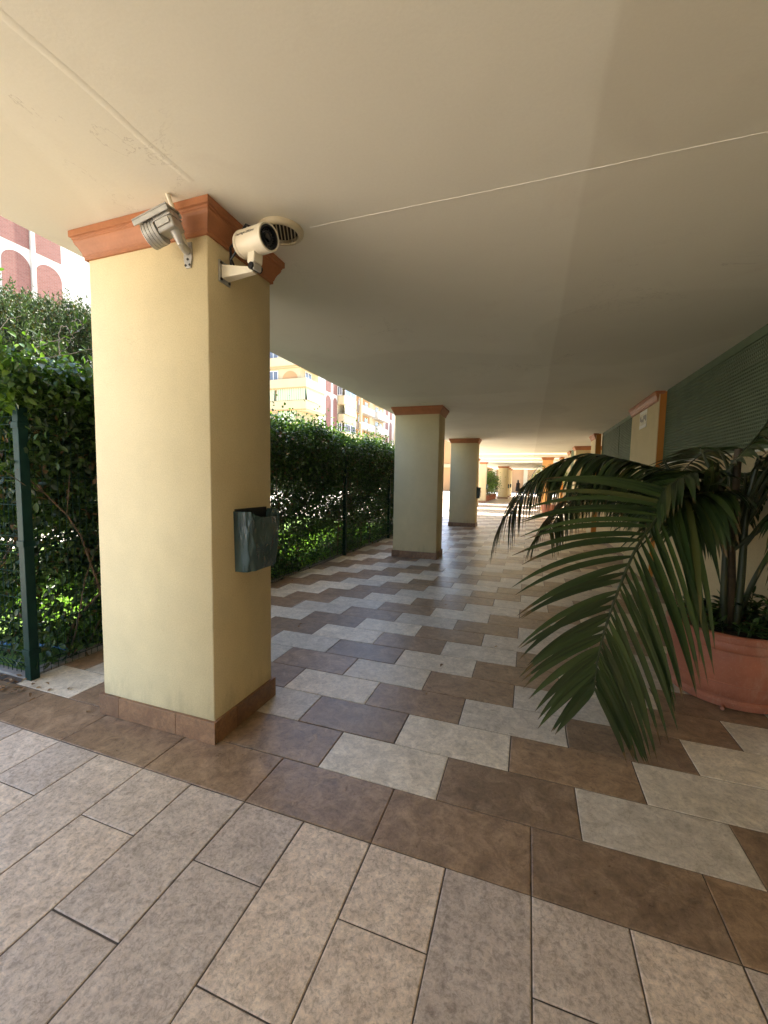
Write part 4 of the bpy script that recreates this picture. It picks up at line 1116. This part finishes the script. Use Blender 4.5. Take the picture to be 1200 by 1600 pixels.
# potted shrubs between the set-back pillars
pots = None
for k, (x, y, h) in enumerate(((-2.62, 30.9, 2.3), (-2.60, 32.2, 2.5), (-2.55, 33.5, 2.2), (-2.50, 34.9, 2.4), (-2.40, 36.2, 2.0))):
    lab = ['bushy shrub in a terracotta pot, nearest of the far row', 'tall shrub in a terracotta pot, second of the far row', 'shrub with bare lower stems in a terracotta pot, middle of the far row',
           'dense shrub in a terracotta pot, fourth of the far row', 'low shrub in a terracotta pot, last of the far row by the broad pillar'][k]
    t = thing('potted_shrub', lab, 'potted shrub', (x, y, 0), 'potted shrubs between the far pillars'); off = LOC[t.name]
    m = MB(); m.lathe([(0, 0), (.22, 0), (.30, .38), (.33, .39), (.33, .47), (.28, .47), (.26, .42), (0, .42)], 24, c=(x, y, 0), close=False); m.build('pot', 'pot', t, True)
    m = MB()
    for s_ in range(5): m.tube([(x + rng.normal() * .08, y + rng.normal() * .08, .4), (x + rng.normal() * .2, y + rng.normal() * .2, h * .6), (x + rng.normal() * .3, y + rng.normal() * .3, h * .9)], [.018, .012, .006], 5)
    m.build('stems', 'wood', t, True)
    n = 1500; P = rng.normal(size=(n, 3)) * [.26, .30, .42] + [x, y, h * .66]; P[:, 2] = np.clip(P[:, 2], .5, h)
    leaves('plant_growth', P, rdir(n), rdir(n) + [0, 0, .8], rng.uniform(.07, .13, n), rng.uniform(.03, .05, n), 'vine_leaf', t, 'diamond', off)

# ------------------------------------------------------------------ people
def person(label, x, y, face, kind):
    t = thing('person', label, 'person', (x, y, 0), None)
    V = {}; 
    joints = dict(pelvis=(0, 0, .93, .13, .105), waist=(0, .0, 1.08, .115, .09), chest=(0, .01, 1.28, .15, .105), neck0=(0, .0, 1.43, .07, .06), neck=(0, .01, 1.50, .05, .05), head0=(0, .03, 1.57, .072, .085), head1=(0, .02, 1.66, .075, .092), head2=(0, .01, 1.71, .05, .06),
        hipL=(-.09, 0, .88, .085, .085), kneeL=(-.10, .07, .48, .056, .056), ankL=(-.10, -.04, .085, .036, .036), toeL=(-.10, .12, .03, .034, .026),
        hipR=(.09, 0, .88, .085, .085), kneeR=(.10, .02, .48, .056, .056), ankR=(.10, -.20, .12, .036, .036), toeR=(.10, -.08, .03, .034, .026),
        shL=(-.18, 0, 1.40, .052, .052), elL=(-.23, -.06, 1.13, .040, .040), wrL=(-.22, .05, .90, .028, .030), haL=(-.21, .08, .80, .022, .036),
        shR=(.18, 0, 1.40, .052, .052), elR=(.23, -.04, 1.13, .040, .040), wrR=(.22, .09, .91, .028, .030), haR=(.21, .13, .81, .022, .036))
    E = [('pelvis', 'waist'), ('waist', 'chest'), ('chest', 'neck0'), ('neck0', 'neck'), ('neck', 'head0'), ('head0', 'head1'), ('head1', 'head2')]
    for s_ in 'LR': E += [('pelvis', 'hip' + s_), ('hip' + s_, 'knee' + s_), ('knee' + s_, 'ank' + s_), ('ank' + s_, 'toe' + s_), ('neck0', 'sh' + s_), ('sh' + s_, 'el' + s_), ('el' + s_, 'wr' + s_), ('wr' + s_, 'ha' + s_)]
    # finger chains
    for s_, sx in (('L', -1), ('R', 1)):
        h = joints['ha' + s_]
        for k in range(4):
            nm = f'f{k}{s_}'; joints[nm] = (h[0] + .004 * sx, h[1] - .028 + .019 * k, h[2] - .075 + .008 * abs(k - 1.5), .008, .008); E.append(('ha' + s_, nm))
        nm = 'th' + s_; joints[nm] = (h[0] - .012 * sx, h[1] + .055, h[2] - .020, .009, .009); E.append(('ha' + s_, nm))
    names = list(joints); ca, sa = math.cos(face), math.sin(face)
    co = [(j[0] * ca - j[1] * sa, j[0] * sa + j[1] * ca, j[2]) for j in joints.values()]
    me = bpy.data.meshes.new('body'); me.from_pydata(co, [(names.index(a), names.index(b)) for a, b in E], [])
    import bmesh
    bm = bmesh.new(); bm.from_mesh(me); bm.verts.layers.skin.verify(); bm.to_mesh(me); bm.free()
    sk = me.skin_vertices[0].data
    for i, j in enumerate(joints.values()): sk[i].radius = (j[3], j[4])
    sk[0].use_root = True
    skin_m = plain('skin', (.50, .30, .20), .5, 0, .05, 5)
    me.materials.append(skin_m)
    o = bpy.data.objects.new('body', me); COL.objects.link(o); o.parent = t
    md = o.modifiers.new('skin', 'SKIN'); md.use_smooth_shade = True
    o.modifiers.new('sub', 'SUBSURF').levels = 1; o.modifiers['sub'].render_levels = 2
    def put(p): return (x + p[0] * ca - p[1] * sa, y + p[0] * sa + p[1] * ca, p[2])
    def ell(m, rings, n=20):
        vs = [put((r[0] + r[2] * math.cos(2 * math.pi * k / n), r[1] + r[3] * math.sin(2 * math.pi * k / n), r[4])) for r in rings for k in range(n)]
        m.add(vs, [(i * n + k, i * n + (k + 1) % n, (i + 1) * n + (k + 1) % n, (i + 1) * n + k) for i in range(len(rings) - 1) for k in range(n)])
    cloth = plain('black_cloth', (.012, .012, .016), .85)
    m = MB()
    if kind == 'dress': ell(m, [(0, .0, .25, .22, .56), (0, 0, .23, .19, .75), (0, 0, .20, .165, .95), (0, 0, .165, .135, 1.10), (0, .01, .20, .15, 1.30), (0, 0, .215, .125, 1.41), (0, 0, .10, .085, 1.475)])
    else: ell(m, [(0, 0, .22, .175, .62), (0, 0, .215, .17, .85), (0, 0, .19, .15, .96), (0, 0, .165, .135, 1.08), (0, .01, .20, .15, 1.28), (0, 0, .215, .125, 1.41), (0, 0, .10, .085, 1.475)])
    m.build('clothing', cloth, t, True)
    m = MB(); ell(m, [(0, -.01, .02, .02, 1.775), (0, -.02, .075, .09, 1.75), (0, -.035, .096, .105, 1.69), (0, -.055, .098, .095, 1.60), (0, -.075, .09, .07, 1.50 if kind == 'dress' else 1.56), (0, -.085, .07, .04, 1.36 if kind == 'dress' else 1.53)]); m.build('hair', plain('dark_hair', (.02, .014, .010), .5), t, True)
    return t
person('person with long dark hair in a black dress, walking away at the far end', -.52, 44.6, R_(10), 'dress')
person('person in dark shorts and dark top with bare legs, half hidden by the palm', .48, 45.2, R_(-20), 'shorts')

# ------------------------------------------------------------------ light, world, camera
EL, AZ = R_(58), R_(172)        # high sun ahead, a little to the right
sd = Vector((math.sin(AZ) * math.cos(EL), -math.cos(AZ) * math.cos(EL), math.sin(EL)))   # towards the sun
su = bpy.data.lights.new('sun', 'SUN'); su.energy = 5.0; su.angle = R_(.53); su.color = (1, .93, .82)
so = bpy.data.objects.new('sun', su); COL.objects.link(so); so.rotation_euler = (-sd).to_track_quat('-Z', 'Y').to_euler()
wd = bpy.data.worlds.new('World'); S.world = wd; wd.use_nodes = True
n = wd.node_tree.nodes; bg = n['Background']
sk = n.new('ShaderNodeTexSky'); sk.sky_type = 'NISHITA'; sk.sun_disc = False
sk.sun_elevation = EL; sk.sun_rotation = math.atan2(sd.x, sd.y)
wd.node_tree.links.new(sk.outputs[0], bg.inputs[0]); bg.inputs[1].default_value = .15

cam = bpy.data.cameras.new('camera'); co_ = bpy.data.objects.new('camera', cam); COL.objects.link(co_)
cam.sensor_fit = 'VERTICAL'; cam.sensor_height = 36; cam.lens = 643.37 / 1600 * 36; cam.clip_end = 2000; cam.clip_start = .05
Rv = Vector((0.94342087, 0.33111752, 0.01783938)); Uv = Vector((-0.04265994, 0.06784383, 0.9967835)); Fv = Vector((-0.32884219, 0.94114739, -0.07813074))
mw = Matrix((( Rv.x, Uv.x, -Fv.x, .56603), (Rv.y, Uv.y, -Fv.y, -1.52653), (Rv.z, Uv.z, -Fv.z, 1.53241), (0, 0, 0, 1)))
co_.matrix_world = mw
S.camera = co_
S.view_settings.view_transform = 'Standard'; S.view_settings.look = 'None'; S.view_settings.gamma = 1; S.view_settings.exposure = 2.62
S.render.resolution_x, S.render.resolution_y = 768, 1024
S.cycles.use_denoising = True
S.cycles.max_bounces = 12; S.cycles.diffuse_bounces = 10; S.cycles.glossy_bounces = 4; S.cycles.transmission_bounces = 6
S.cycles.sample_clamp_indirect = 8
